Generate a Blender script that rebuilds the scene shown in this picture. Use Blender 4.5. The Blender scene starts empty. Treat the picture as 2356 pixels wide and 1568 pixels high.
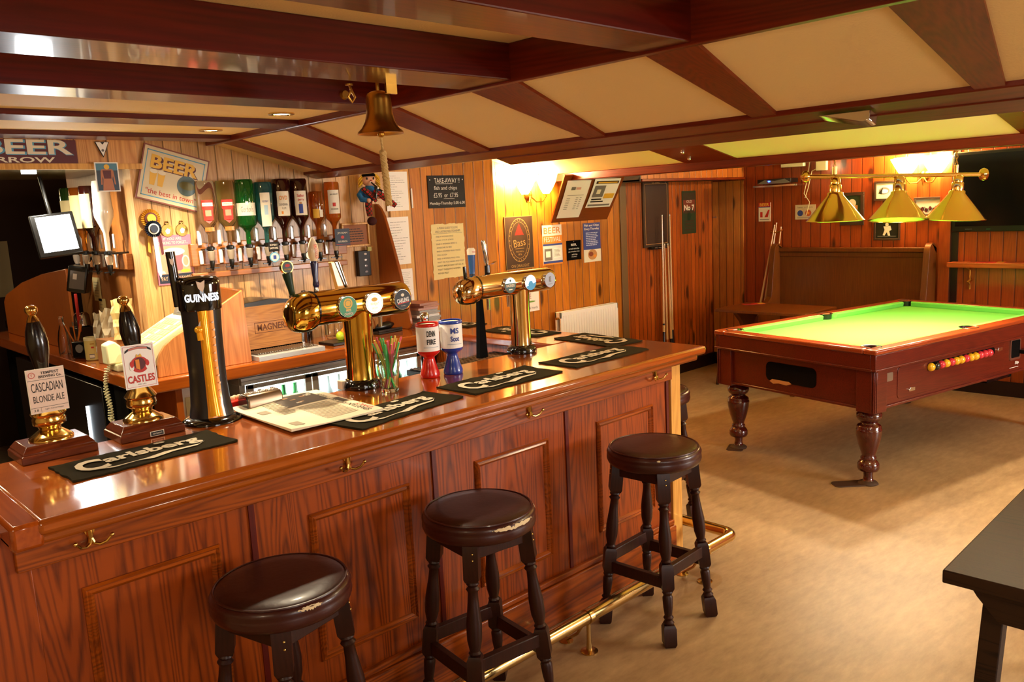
import bpy, bmesh, math, random
from mathutils import Matrix, Vector
S=bpy.context.scene; COL=S.collection
PI=math.pi; rnd=random.Random(7)
# ---------------------------------------------------------------- camera, light, exposure
cam=bpy.data.cameras.new('camera'); camo=bpy.data.objects.new('camera',cam); COL.objects.link(camo)
cam.sensor_fit='HORIZONTAL'; cam.sensor_width=36; cam.lens=1907.7/2356*36; cam.clip_start=.05; cam.clip_end=60
_r=Vector((.72026843,-.69194295,-.04927821)); _u=Vector((.14422236,.07988367,.98631562)); _f=Vector((.67853762,.71751902,-.15733133))
camo.matrix_world=Matrix(((_r.x,_u.x,-_f.x,0),(_r.y,_u.y,-_f.y,0),(_r.z,_u.z,-_f.z,1.696),(0,0,0,1)))
S.camera=camo
vs=S.view_settings; vs.view_transform='Standard'; vs.look='None'; vs.gamma=1; vs.exposure=.38
vs.use_curve_mapping=False
W=bpy.data.worlds.new('world'); S.world=W; W.use_nodes=True
W.node_tree.nodes['Background'].inputs[0].default_value=(.55,.7,1,1); W.node_tree.nodes['Background'].inputs[1].default_value=.6
def light(kind,name,loc,energy,color,size=.1,rot=(0,0,0),size_y=None,spot=None,blend=.5,spread=None):
    d=bpy.data.lights.new(name,kind); d.energy=energy; d.color=color
    if kind=='AREA':
        d.size=size
        if size_y: d.shape='RECTANGLE'; d.size_y=size_y
        if spread: d.spread=spread
    else: d.shadow_soft_size=size
    if kind=='SPOT': d.spot_size=spot; d.spot_blend=blend
    o=bpy.data.objects.new(name,d); COL.objects.link(o); o.location=loc; o.rotation_euler=rot
    return o
def aim(o,t):
    o.rotation_euler=(Vector(t)-o.location).to_track_quat('-Z','Y').to_euler()
WARM=(1,.80,.46); WARM2=(1,.86,.62); DAY=(1,.95,.90)
# daylight through the two windows of the wall behind the camera and the one in the right-hand wall
l=light('AREA','window_daylight',(5.5,-2.4,1.35),125,DAY,1.5,size_y=1.0); aim(l,(2.6,2.2,.5))
l=light('AREA','window_daylight',(.6,-2.4,1.35),22,DAY,1.5,size_y=1.0); aim(l,(1.3,2.6,.6))
# unseen ceiling lamps added to brighten the front room (fixtures built below)
ADDED_LAMPS=[(-.9,.9),(.55,-.9),(3.75,1.0),(6.3,-.6)]
for x,y in ADDED_LAMPS: light('POINT','added_lamp_light',(x,y,2.04 if x==3.75 else 1.86 if x>3 else 2.02),{-.9:17,.55:20,3.75:30,6.3:18}[x],WARM2,.12)

# ---------------------------------------------------------------- materials
def lin(h):
    h=h.lstrip('#'); c=[int(h[i:i+2],16)/255 for i in (0,2,4)]
    return tuple(x/12.92 if x<=.04045 else ((x+.055)/1.055)**2.4 for x in c)+(1,)
MATS={}
def new(name):
    m=bpy.data.materials.new(name); m.use_nodes=True; nt=m.node_tree; b=nt.nodes['Principled BSDF']; MATS[name]=m
    return m,nt,b
def flat(name,col,rough=.5,metal=0,coat=0,emit=None,es=0,trans=0,ior=1.45,alpha=1,bump=0,bs=200,spec=.5,mott=0,ms=6):
    m,nt,b=new(name); c=lin(col)
    b.inputs['Base Color'].default_value=c; b.inputs['Roughness'].default_value=rough; b.inputs['Metallic'].default_value=metal
    b.inputs['Coat Weight'].default_value=coat; b.inputs['Coat Roughness'].default_value=.08
    b.inputs['Transmission Weight'].default_value=trans; b.inputs['IOR'].default_value=ior; b.inputs['Alpha'].default_value=alpha
    b.inputs['Specular IOR Level'].default_value=spec
    if emit: b.inputs['Emission Color'].default_value=lin(emit); b.inputs['Emission Strength'].default_value=es
    N=nt.nodes; L=nt.links
    if bump or mott:
        tc=N.new('ShaderNodeTexCoord')
    if bump:
        n=N.new('ShaderNodeTexNoise'); n.inputs['Scale'].default_value=bs; n.inputs['Detail'].default_value=3
        L.new(tc.outputs['Object'],n.inputs['Vector']); bp=N.new('ShaderNodeBump'); bp.inputs['Strength'].default_value=bump; bp.inputs['Distance'].default_value=.004
        L.new(n.outputs['Fac'],bp.inputs['Height']); L.new(bp.outputs['Normal'],b.inputs['Normal'])
    if mott:
        n=N.new('ShaderNodeTexNoise'); n.inputs['Scale'].default_value=ms; n.inputs['Detail'].default_value=5
        L.new(tc.outputs['Object'],n.inputs['Vector'])
        mx=N.new('ShaderNodeMix'); mx.data_type='RGBA'; mx.blend_type='MULTIPLY'; mx.inputs[0].default_value=mott
        r=N.new('ShaderNodeValToRGB'); r.color_ramp.elements[0].position=.3; r.color_ramp.elements[0].color=(.35,.33,.3,1); r.color_ramp.elements[1].position=.65; r.color_ramp.elements[1].color=(1.15,1.15,1.15,1)
        L.new(n.outputs['Fac'],r.inputs[0]); mx.inputs[6].default_value=c; L.new(r.outputs[0],mx.inputs[7]); L.new(mx.outputs[2],b.inputs['Base Color'])
    return m
def wood(name,dark,light_,grain='z',scale=1,rough=.35,coat=.3,contrast=1,planks=None,groove=.006,knots=0,var=.25,rings=.6,crough=.12):
    """procedural timber: grain axis, optional boards (axis,width), knots"""
    m,nt,b=new(name); N=nt.nodes; L=nt.links
    tc=N.new('ShaderNodeTexCoord'); sep=N.new('ShaderNodeSeparateXYZ'); L.new(tc.outputs['Object'],sep.inputs[0])
    def math_(op,a,bv=None,c=None):
        n=N.new('ShaderNodeMath'); n.operation=op
        for i,v in enumerate((a,bv,c)):
            if v is None: continue
            if isinstance(v,(int,float)): n.inputs[i].default_value=v
            else: L.new(v,n.inputs[i])
        return n.outputs[0]
    vec=tc.outputs['Object']; idrand=None
    if planks:
        ax,w=planks; p=math_('DIVIDE',sep.outputs['XYZ'.index(ax.upper())],w); fl=math_('FLOOR',p); fr=math_('FRACT',p)
        wn=N.new('ShaderNodeTexWhiteNoise'); wn.noise_dimensions='1D'; L.new(fl,wn.inputs['W']); idrand=wn.outputs['Value']
        off=N.new('ShaderNodeCombineXYZ'); sh=math_('MULTIPLY',idrand,37.0)
        for i in range(3): L.new(sh,off.inputs[i])
        va=N.new('ShaderNodeVectorMath'); va.operation='ADD'; L.new(vec,va.inputs[0]); L.new(off.outputs[0],va.inputs[1]); vec=va.outputs[0]
    mp=N.new('ShaderNodeMapping'); L.new(vec,mp.inputs['Vector'])
    st={'x':(.055,1,1),'y':(1,.055,1),'z':(1,1,.055)}[grain]; mp.inputs['Scale'].default_value=[s*scale for s in st]
    n1=N.new('ShaderNodeTexNoise'); n1.inputs['Scale'].default_value=7.5; n1.inputs['Detail'].default_value=1.2; n1.inputs['Distortion'].default_value=.15; L.new(mp.outputs[0],n1.inputs['Vector'])
    rg=math_('MULTIPLY',n1.outputs['Fac'],26.0); rg=math_('FRACT',rg); rg=math_('ABSOLUTE',math_('SUBTRACT',rg,.5)); rg=math_('MULTIPLY',rg,2)   # growth rings
    n2=N.new('ShaderNodeTexNoise'); n2.inputs['Scale'].default_value=120; n2.inputs['Detail'].default_value=4; L.new(mp.outputs[0],n2.inputs['Vector'])
    n3=N.new('ShaderNodeTexNoise'); n3.inputs['Scale'].default_value=3; n3.inputs['Detail'].default_value=3; L.new(vec,n3.inputs['Vector'])
    f=math_('ADD',math_('MULTIPLY',rg,.45*rings),math_('MULTIPLY',n2.outputs['Fac'],.55)); f=math_('ADD',f,math_('MULTIPLY',n3.outputs['Fac'],.35))
    ramp=N.new('ShaderNodeValToRGB'); d=lin(dark); l_=lin(light_)
    ramp.color_ramp.elements[0].position=.5-.28/contrast; ramp.color_ramp.elements[0].color=d
    ramp.color_ramp.elements[1].position=.5+.25/contrast; ramp.color_ramp.elements[1].color=l_
    L.new(f,ramp.inputs[0]); col=ramp.outputs[0]; height=f
    def mul(c,fac):
        mx=N.new('ShaderNodeMix'); mx.data_type='RGBA'; mx.blend_type='MULTIPLY'; mx.inputs[0].default_value=1
        cc=N.new('ShaderNodeCombineColor')
        for i in range(3): L.new(fac,cc.inputs[i])
        L.new(c,mx.inputs[6]); L.new(cc.outputs[0],mx.inputs[7]); return mx.outputs[2]
    if knots:
        km=N.new('ShaderNodeMapping'); L.new(vec,km.inputs['Vector']); kk={'x':(.35,1,1),'y':(1,.35,1),'z':(1,1,.35)}[grain]; km.inputs['Scale'].default_value=[s*6.5 for s in kk]
        vo=N.new('ShaderNodeTexVoronoi'); vo.inputs['Scale'].default_value=1.0; L.new(km.outputs[0],vo.inputs['Vector'])
        k=math_('SUBTRACT',vo.outputs['Distance'],.09*knots); k=math_('MULTIPLY',k,9); k=math_('MINIMUM',math_('MAXIMUM',k,.22),1.0)
        col=mul(col,k)
    if idrand is not None:
        v=math_('ADD',math_('MULTIPLY',idrand,var*1.6),1-var*.8); col=mul(col,v)
        e=math_('MINIMUM',fr,math_('SUBTRACT',1.0,fr)); g=math_('DIVIDE',e,groove/planks[1]); g=math_('MINIMUM',g,1.0)
        col=mul(col,math_('ADD',math_('MULTIPLY',g,.8),.2))
        height=math_('ADD',math_('MULTIPLY',f,.06),g)
    L.new(col,b.inputs['Base Color']); b.inputs['Roughness'].default_value=rough
    b.inputs['Coat Weight'].default_value=coat; b.inputs['Coat Roughness'].default_value=crough; b.inputs['Specular IOR Level'].default_value=.3
    bp=N.new('ShaderNodeBump'); bp.inputs['Strength'].default_value=.5 if planks else .12; bp.inputs['Distance'].default_value=.004 if planks else .0015
    L.new(height,bp.inputs['Height']); L.new(bp.outputs['Normal'],b.inputs['Normal'])
    return m
def glassm(name,col,rough=.02,alpha=1): return flat(name,col,rough,trans=1,ior=1.45)
BARZ=wood('bar_oak_upright','#3a0e00','#964004','z',1.0,.38,.2,1.1,rings=.9)
BARX=wood('bar_oak_lengthwise','#4a1700','#9e4806','x',1.0,.36,.22,1.0,rings=.8)
BARR=wood('bar_oak_red_groove','#420b02','#5e1204','z',1,.4,.2)
TOPX=wood('counter_top_timber','#7c3206','#b45a14','x',.8,.2,1.0,.8,rings=.25,crough=.08)
TOPY=wood('counter_top_timber_return','#7a2c06','#b4520f','y',.8,.2,1.0,.8,rings=.25,crough=.08)
PALEW=wood('pale_oak','#b3772e','#dfa653','z',1,.35,.3)
BEAMX=wood('beam_mahogany_lengthwise','#2e0500','#641404','x',.8,.32,.3,.8,rings=.4,crough=.05)
BEAMY=wood('beam_mahogany_cross','#400c00','#7c2406','y',.8,.3,.22,.8,rings=.4,crough=.16)
RIB=wood('rib_mahogany','#4c1200','#8a3006','x',.8,.36,.08,.8,rings=.4,crough=.2)
CREAM=flat('cream_ceiling_paper','#fbdc98',.65,bump=.25,bs=160)
OPTW=wood('veneer_boards','#a86c34','#dcae72','z',1.4,.42,.15,.8,planks=('x',.088),groove=.004,var=.12)
OPTY=wood('veneer_boards_side','#8a4f1e','#b9773a','z',1.0,.42,.15,.8,rings=.4)
PINE=wood('pine_boards','#94480c','#d88828','z',1,.36,.35,.8,planks=('x',.088),groove=.006,knots=1,var=.22,rings=.3)
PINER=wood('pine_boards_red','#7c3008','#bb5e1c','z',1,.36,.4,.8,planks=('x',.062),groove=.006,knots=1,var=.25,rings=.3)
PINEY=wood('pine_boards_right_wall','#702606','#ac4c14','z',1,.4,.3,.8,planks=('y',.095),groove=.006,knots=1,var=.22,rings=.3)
DOORW=wood('wide_pine_boards','#94501a','#cc863c','z',1,.36,.4,.8,planks=('y',.082),groove=.007,knots=1,var=.2,rings=.3)
GABLE=wood('reddish_veneer','#7a380c','#a55418','z',1,.35,.35,.7,rings=.15)
TILLW=wood('till_box_veneer','#99501f','#cf8646','z',1,.38,.3,.9,rings=.6)
DARKW=wood('dark_stool_wood','#1a0703','#35140a','z',1,.42,.08,.8,crough=.3)
MAHOG=wood('pool_table_mahogany','#3a0c06','#661f10','x',1.2,.3,.45,.8,rings=.4,crough=.12)
MAHOGR=wood('pool_table_rail','#6e240c','#a3451a','x',1.2,.28,.8,.8,rings=.3,crough=.1)
LEGM=wood('pool_leg_mahogany','#3c0d06','#4c120a','z',1,.2,.9,.6,rings=.2,crough=.08)
SETTLE=wood('settle_brown_wood','#4a2408','#754013','z',1,.4,.2,.7,rings=.3)
FRONTT=wood('dark_brown_oak','#0c0401','#301a08','y',1.6,.5,.0,1.6,rings=1.2)
BULKH=wood('bulkhead_boards','#9a4410','#cf7a2c','z',1,.35,.4,.8,planks=('x',.09),knots=1,var=.15,rings=.3)
BRASS=flat('polished_brass','#e4c070',.14,1); BRASSD=flat('aged_brass','#c8923c',.3,1); COPPER=flat('foot_rail_brass','#d8b878',.18,1,mott=.15,ms=9)
GOLD=flat('gold_mirror','#dcb450',.09,1); CHROME=flat('chrome','#d8d8d8',.1,1); STEEL=flat('brushed_steel','#b8b5ae',.28,1)
BLACK=flat('black_plastic','#0c0b0a',.3,coat=.3); BLACKM=flat('matt_black','#060505',.9,spec=.1); DKBROWN=flat('dark_brown_board','#3a2414',.6)
WHITE=flat('white_paint','#f2efe6',.4); PAPER=flat('white_paper','#f6f1ea',.6); CREAMP=flat('cream_plastic','#e2dcae',.4); PARCH=flat('parchment','#e6cf90',.6)
INK=flat('black_ink','#1b1815',.6); GREYINK=flat('grey_ink','#77716c',.6); REDINK=flat('red_ink','#c2281c',.5); BLUEINK=flat('blue_ink','#2c3f8e',.5); YEL=flat('yellow_print','#e6b23a',.5)
ORG=flat('orange_print','#e48a28',.5); PINK=flat('dull_pink_print','#b5606a',.5); MAROON=flat('maroon','#5a1c20',.5); NAVY=flat('navy','#20283c',.5); SKYB=flat('sky_blue_print','#5a9fc0',.5)
GRN=flat('green_print','#1f8a52',.4); DKGRN=flat('dark_green','#12301c',.4); TAN=flat('tan_print','#c08a52',.6); OFFW=flat('off_white_print','#e8dcc4',.6)
LEATHER=flat('worn_brown_leatherette','#2e0f09',.36,coat=.15,bump=.12,bs=60,mott=.35,ms=5); LEATHB=flat('brown_leatherette_side','#3a120d',.34,coat=.2,bump=.1,bs=60,mott=.3,ms=8); TORN=flat('bare_torn_lining','#d9c49a',.8)
TOWEL=flat('dark_olive_towelling','#332c1a',.95,bump=.9,bs=900,spec=.1); TOWELW=flat('off_white_towelling','#e2d3b8',.95,bump=.6,bs=900,spec=.1)
FLOOR=None
def floor_mat():
    m,nt,b=new('vinyl_floor'); N=nt.nodes; L=nt.links; tc=N.new('ShaderNodeTexCoord')
    n=N.new('ShaderNodeTexNoise'); n.inputs['Scale'].default_value=1.3; n.inputs['Detail'].default_value=9; n.inputs['Roughness'].default_value=.62; L.new(tc.outputs['Object'],n.inputs['Vector'])
    mp=N.new('ShaderNodeMapping'); mp.inputs['Scale'].default_value=(1,3,1); mp.inputs['Rotation'].default_value=(0,0,.5); L.new(tc.outputs['Object'],mp.inputs['Vector'])
    n2=N.new('ShaderNodeTexNoise'); n2.inputs['Scale'].default_value=9; n2.inputs['Detail'].default_value=8; n2.inputs['Roughness'].default_value=.7; L.new(mp.outputs[0],n2.inputs['Vector'])
    a=N.new('ShaderNodeMath'); a.operation='ADD'; L.new(n.outputs['Fac'],a.inputs[0]); L.new(n2.outputs['Fac'],a.inputs[1]); h=N.new('ShaderNodeMath'); h.operation='MULTIPLY'; h.inputs[1].default_value=.5; L.new(a.outputs[0],h.inputs[0])
    r=N.new('ShaderNodeValToRGB'); r.color_ramp.elements[0].position=.30; r.color_ramp.elements[0].color=lin('#7c5f40'); r.color_ramp.elements[1].position=.74; r.color_ramp.elements[1].color=lin('#bb9c72')
    L.new(h.outputs[0],r.inputs[0]); L.new(r.outputs[0],b.inputs['Base Color']); b.inputs['Roughness'].default_value=.42; b.inputs['Specular IOR Level'].default_value=.4
    bp=N.new('ShaderNodeBump'); bp.inputs['Strength'].default_value=.15; bp.inputs['Distance'].default_value=.002; L.new(n2.outputs['Fac'],bp.inputs['Height']); L.new(bp.outputs['Normal'],b.inputs['Normal'])
    return m
FLOOR=floor_mat()
# ---------------------------------------------------------------- mesh builder
_tc={}
def text_geo(s,bold):
    k=(s,bold)
    if k not in _tc:
        c=bpy.data.curves.new('t','FONT'); c.body=s; c.size=1; c.resolution_u=3; c.align_x='LEFT'
        if bold: c.offset=bold
        o=bpy.data.objects.new('t',c); me=bpy.data.meshes.new_from_object(o)
        v=[(p.co.x,p.co.y) for p in me.vertices]; f=[tuple(p.vertices) for p in me.polygons]
        xs=[a for a,_ in v] or [0,1]; ys=[b for _,b in v] or [0,1]
        x0,x1,y0,y1=min(xs),max(xs),min(ys),max(ys)
        v=[((a-x0)/max(1e-6,x1-x0)-.5,(b-y0)/max(1e-6,y1-y0)-.5) for a,b in v]
        _tc[k]=(v,f); bpy.data.objects.remove(o); bpy.data.curves.remove(c); bpy.data.meshes.remove(me)
    return _tc[k]
class MB:
    def __init__(s): s.v=[];s.f=[];s.mi=[];s.mats=[];s.M=Matrix()
    def mat(s,m):
        if m not in s.mats: s.mats.append(m)
        return s.mats.index(m)
    def add(s,vs_,fs,m,M=None):
        T=s.M@M if M else s.M; b=len(s.v); s.v+=[tuple(T@Vector(p)) for p in vs_]; i=s.mat(m)
        for f in fs: s.f.append([b+q for q in f]); s.mi.append(i)
        return s
    def box(s,x0,x1,y0,y1,z0,z1,m,M=None):
        v=[(x,y,z) for x in (x0,x1) for y in (y0,y1) for z in (z0,z1)]
        return s.add(v,[(0,1,3,2),(4,6,7,5),(0,4,5,1),(2,3,7,6),(0,2,6,4),(1,5,7,3)],m,M)
    def lathe(s,prof,m,M=None,n=24,cap=True):
        v=[];f=[]
        for r,z in prof:
            for k in range(n): a=2*PI*k/n; v.append((r*math.cos(a),r*math.sin(a),z))
        for j in range(len(prof)-1):
            for k in range(n): k2=(k+1)%n; f.append((j*n+k,j*n+k2,(j+1)*n+k2,(j+1)*n+k))
        if cap:
            if prof[0][0]>1e-5: f.append(tuple(range(n))[::-1])
            if prof[-1][0]>1e-5: f.append(tuple((len(prof)-1)*n+k for k in range(n)))
        return s.add(v,f,m,M)
    def cyl(s,p0,p1,r0,m,r1=None,n=16):
        p0=Vector(p0);p1=Vector(p1);d=p1-p0; r1=r0 if r1 is None else r1
        return s.lathe([(r0,0),(r1,d.length)],m,Matrix.Translation(p0)@d.to_track_quat('Z','Y').to_matrix().to_4x4(),n)
    def lathe_to(s,p0,p1,prof,m,n=16):
        """prof (r,t) t 0..1 from p0 to p1"""
        p0=Vector(p0);p1=Vector(p1);d=p1-p0
        return s.lathe([(r,t*d.length) for r,t in prof],m,Matrix.Translation(p0)@d.to_track_quat('Z','Y').to_matrix().to_4x4(),n)
    def tube(s,pts,r,m,n=8,closed=False):
        P=[Vector(p) for p in pts]; v=[];f=[]; up=None
        for i,p in enumerate(P):
            a=P[i-1] if i>0 else (P[-1] if closed else p); b=P[(i+1)%len(P)] if (i<len(P)-1 or closed) else p
            t=(b-a).normalized()
            if up is None: up=t.orthogonal().normalized()
            up=(up-t*up.dot(t)).normalized(); w=t.cross(up); rr=r[i] if isinstance(r,(list,tuple)) else r
            for k in range(n): an=2*PI*k/n; v.append(tuple(p+(up*math.cos(an)+w*math.sin(an))*rr))
        L_=len(P)
        for i in range(L_ if closed else L_-1):
            j=(i+1)%L_
            for k in range(n): k2=(k+1)%n; f.append((i*n+k,i*n+k2,j*n+k2,j*n+k))
        if not closed: f.append(tuple(range(n))[::-1]); f.append(tuple((L_-1)*n+k for k in range(n)))
        return s.add(v,f,m)
    def prism(s,poly,a,b,axis,m,M=None):
        """poly in the two other axes, extruded along axis a..b"""
        def P(u,w,t): return {'x':(t,u,w),'y':(u,t,w),'z':(u,w,t)}[axis]
        n=len(poly); v=[P(u,w,a) for u,w in poly]+[P(u,w,b) for u,w in poly]
        f=[tuple(range(n)),tuple(range(n,2*n))[::-1]]+[(i,(i+1)%n,n+(i+1)%n,n+i) for i in range(n)]
        return s.add(v,f,m,M)
    def sphere(s,c,r,m,n=14,sc=(1,1,1)):
        return s.lathe([(r*math.sin(PI*i/n),-r*math.cos(PI*i/n)) for i in range(n+1)],m,Matrix.Translation(c)@Matrix.Diagonal((*sc,1)),max(12,n),cap=False)
    def text(s,t,cx,cz,w,h,m,y=-.0012,bold=0,shear=0,plane='xz',rot=0,arc=0):
        v,f=text_geo(t,bold); c,sn=math.cos(rot),math.sin(rot); o=[]
        for a,b in v:
            X=a*w+shear*b*h; Z=b*h+arc*(1-4*a*a); X,Z=X*c-Z*sn,X*sn+Z*c
            o.append((cx+X,y,cz+Z) if plane=='xz' else (cx+X,cz+Z,y))
        return s.add(o,f,m)
    def rect(s,x0,x1,z0,z1,m,y=-.0008,plane='xz'):
        P=[(x0,z0),(x1,z0),(x1,z1),(x0,z1)]
        return s.poly(P,m,y,plane)
    def poly(s,P,m,y=-.0008,plane='xz'):
        return s.add([(a,y,b) if plane=='xz' else (a,b,y) for a,b in P],[tuple(range(len(P)))],m)
    def disc(s,cx,cz,r,m,y=-.001,n=28,plane='xz',r2=None):
        r2=r2 or r; return s.poly([(cx+r*math.cos(2*PI*k/n),cz+r2*math.sin(2*PI*k/n)) for k in range(n)],m,y,plane)
    def ring(s,cx,cz,r,w,m,y=-.001,n=32,rz=None,plane='xz'):
        rz=rz or r; v=[]; 
        for k in range(n):
            c_,s_=math.cos(2*PI*k/n),math.sin(2*PI*k/n)
            for q in (0,w): 
                a,b=cx+(r-q)*c_,cz+(rz-q)*s_; v.append((a,y,b) if plane=='xz' else (a,b,y))
        return s.add(v,[(2*k,2*k+1,(2*k+3)%(2*n),(2*k+2)%(2*n)) for k in range(n)],m)
    def build(s,name,parent=None,bevel=0,smooth=True,angle=35,recalc=True,sub=0):
        me=bpy.data.meshes.new(name); me.from_pydata(s.v,[],s.f)
        for m in s.mats: me.materials.append(m)
        me.polygons.foreach_set('material_index',s.mi)
        if recalc:
            b=bmesh.new(); b.from_mesh(me); bmesh.ops.recalc_face_normals(b,faces=b.faces); b.to_mesh(me); b.free()
        if smooth:
            me.polygons.foreach_set('use_smooth',[True]*len(me.polygons)); me.set_sharp_from_angle(angle=math.radians(angle))
        o=bpy.data.objects.new(name,me); COL.objects.link(o)
        if parent: o.parent=parent
        if sub:
            q=o.modifiers.new('subdivision','SUBSURF'); q.levels=sub; q.render_levels=sub
        if bevel:
            q=o.modifiers.new('bevel','BEVEL'); q.width=bevel; q.segments=2; q.limit_method='ANGLE'; q.angle_limit=math.radians(40)
        return o
def tag(o,label,cat,group=None,kind=None):
    if label: o['label']=label
    if cat: o['category']=cat
    if group: o['group']=group
    if kind: o['kind']=kind
    return o
def thing(name,label,cat,loc=(0,0,0),rz=0,group=None,rot=None):
    o=bpy.data.objects.new(name,None); o.empty_display_size=.05; COL.objects.link(o); o.location=loc
    o.rotation_euler=rot if rot else (0,0,rz); return tag(o,label,cat,group)
def place(o,loc,rz=0,rot=None):
    o.location=loc; o.rotation_euler=rot if rot else (0,0,rz); return o
def struct(o,label=None,cat=None):
    o['kind']='structure'
    if label: o['label']=label
    if cat: o['category']=cat
    return o
def dup(root,loc,rz=None,label=None,group=None):
    r=root.copy(); COL.objects.link(r); r.location=loc
    if rz is not None: r.rotation_euler=(0,0,rz)
    if label: r['label']=label
    if group: r['group']=group
    for ch in list(root.children):
        c=ch.copy(); COL.objects.link(c); c.parent=r
        for g in ch.children: d=g.copy(); COL.objects.link(d); d.parent=c
    return r
def circ(r,n=24,a0=0,a1=2*PI): return [(r*math.cos(a0+(a1-a0)*k/n),r*math.sin(a0+(a1-a0)*k/n)) for k in range(n+1)]
# ================================================================ ROOM SHELL
def sbox(name,x0,x1,y0,y1,z0,z1,m,bevel=0,label=None): return struct(MB().box(x0,x1,y0,y1,z0,z1,m).build(name,bevel=bevel,smooth=False),label)
sbox('floor',-2.6,8.6,-2.6,8.6,-.05,0,FLOOR)
WALLC=flat('cream_wall_paint','#d8c08a',.7)
sbox('wall_left',-2.7,-2.6,-2.6,4.2,0,2.4,WALLC)
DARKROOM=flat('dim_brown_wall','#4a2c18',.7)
# wall behind the camera with two window openings
w=MB()
for a,b in ((-2.6,-.3),(1.5,4.7),(6.4,8.6)): w.box(a,b,-2.6,-2.5,0,2.4,WALLC)
for a,b in ((-.3,1.5),(4.7,6.4)): w.box(a,b,-2.6,-2.5,0,.8,WALLC).box(a,b,-2.6,-2.5,1.9,2.4,WALLC)
struct(w.build('wall_near',smooth=False))
GL=flat('window_glass','#ffffff',.02,trans=1,ior=1.1)
for i,(a,b) in enumerate(((-.3,1.5),(4.7,6.4))):
    f=MB()
    for x in (a,b-.06,(a+b)/2-.03): f.box(x,x+.06,-2.58,-2.52,.8,1.9,WHITE)
    for z in (.8,1.84): f.box(a,b,-2.58,-2.52,z,z+.06,WHITE)
    fo=struct(f.build('window_%d'%(i+1),smooth=False))
# back wall of the bar: pale veneer boards behind the optics
sbox('wall_back_bar',1.5,3.0,4.2,4.3,0,2.3,OPTW)
struct(MB().box(3.0,3.155,4.19,4.3,0,2.3,PALEW).build('trim_1',smooth=False),'pale oak door post beside the white notices')
struct(MB().box(1.502,1.55,4.3,5.2,0,2.3,OPTY).build('wall_alcove_side',smooth=False))
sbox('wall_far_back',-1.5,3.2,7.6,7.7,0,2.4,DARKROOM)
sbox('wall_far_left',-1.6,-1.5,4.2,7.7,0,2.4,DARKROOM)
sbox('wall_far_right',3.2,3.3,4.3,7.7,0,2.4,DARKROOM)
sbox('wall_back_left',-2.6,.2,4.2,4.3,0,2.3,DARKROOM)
# door with the chalkboard, then the pine walls
d=struct(MB().box(3.16,3.79,4.2,4.26,0,2.3,PINE).build('door_1',smooth=False),'pine-boarded door carrying the take-away chalkboard')
d.parent=None
h=MB(); h.cyl((3.172,4.194,1.73),(3.172,4.194,1.85),.006,PAPER); h.build('hinge',d)
struct(MB().box(3.79,3.87,4.2,4.8,0,2.4,PINE).build('wall_corner_return',smooth=False))
struct(MB().box(3.87,5.96,4.75,4.85,0,2.4,PINE).build('wall_back_centre',smooth=False))
struct(MB().box(5.89,5.975,4.735,4.755,0,2.0,flat('greyish_trim','#6e5230',.5)).build('trim_2',bevel=.004,smooth=False))
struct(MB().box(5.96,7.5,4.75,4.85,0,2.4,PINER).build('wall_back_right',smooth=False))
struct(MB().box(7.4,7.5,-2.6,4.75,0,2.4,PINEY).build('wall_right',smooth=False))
d2=struct(MB().box(7.385,7.402,4.40,4.745,.1,1.86,DOORW).build('door_2',smooth=False),'narrow door of wide knotty boards in the corner')
hb=MB().box(7.375,7.386,4.70,4.735,1.50,1.515,STEEL); hb.build('latch',d2)
BASEB=flat('dark_skirting','#1c0a06',.4)
sbox('baseboard_back',5.5,7.4,4.725,4.75,0,.12,BASEB); sbox('baseboard_right',7.372,7.385,-2.5,4.73,0,.12,BASEB)
struct(MB().box(7.36,7.4,2.47,2.56,0,2.05,PINEY).box(7.385,7.4,2.42,2.47,0,2.05,BASEB).build('trim_3',smooth=False))
# boxed-in bulkhead over the cue rack
b=MB().box(5.76,7.4,4.40,4.75,1.885,2.2,BULKH); b=struct(b.build('trim_4',smooth=False),'boarded bulkhead over the cue rack')
e=MB().box(5.745,5.76,4.40,4.75,1.87,2.2,flat('bulkhead_end_grey','#4a4038',.5)).box(5.745,7.4,4.41,4.74,1.872,1.886,DKBROWN); e.build('bulkhead_end',b)
struct(MB().box(5.76,7.4,4.385,4.402,1.868,1.89,RIB).box(5.76,7.4,4.37,4.4,2.05,2.2,BULKH).build('trim_5',bevel=.003,smooth=False))
# ---------------------------------------------------------------- ceiling
zc=2.207
c=MB().box(-2.6,1.91,-2.6,2.7,zc,zc+.05,CREAM); struct(c.build('ceiling',smooth=False))
sbox('ceiling_over_servery',-2.6,1.91,2.7,4.2,2.115,2.165,CREAM)
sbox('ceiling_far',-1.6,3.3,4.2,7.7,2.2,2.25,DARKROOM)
# (far y, near y) of the beams where they meet the cross header, and the tapering ribs that carry on down the slope
BM=[(4.06,3.9,3.99,3.9),(3.43,3.254,3.48,3.344),(2.79,2.604,2.771,2.655),(2.169,1.94,2.11,2.02),(1.44,1.27,1.416,1.334),(.787,.60,.77,.70),(.12,-.07,.10,.02),(-.55,-.74,-.57,-.65),(-1.22,-1.41,-1.24,-1.32)]
for i,(yf,yn,bf,bn) in enumerate(BM):
    m=MB().box(-2.6,1.90,yn,yf,2.095,zc,BEAMX); struct(m.build('trim_%d'%(10+i),bevel=.004,smooth=False))
    rb=MB(); v=[]
    for x,z,a,bq in ((1.90,2.095,yf,yn),(2.445,1.939,bf,bn)):
        for y in (bq,a):
            for dz in (0,.016): v.append((x,y,z+dz))
    rb.add(v,[(0,1,3,2),(4,6,7,5),(0,2,6,4),(1,5,7,3),(0,4,5,1),(2,3,7,6)],RIB); struct(rb.build('trim_%d'%(20+i),smooth=False))
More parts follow.
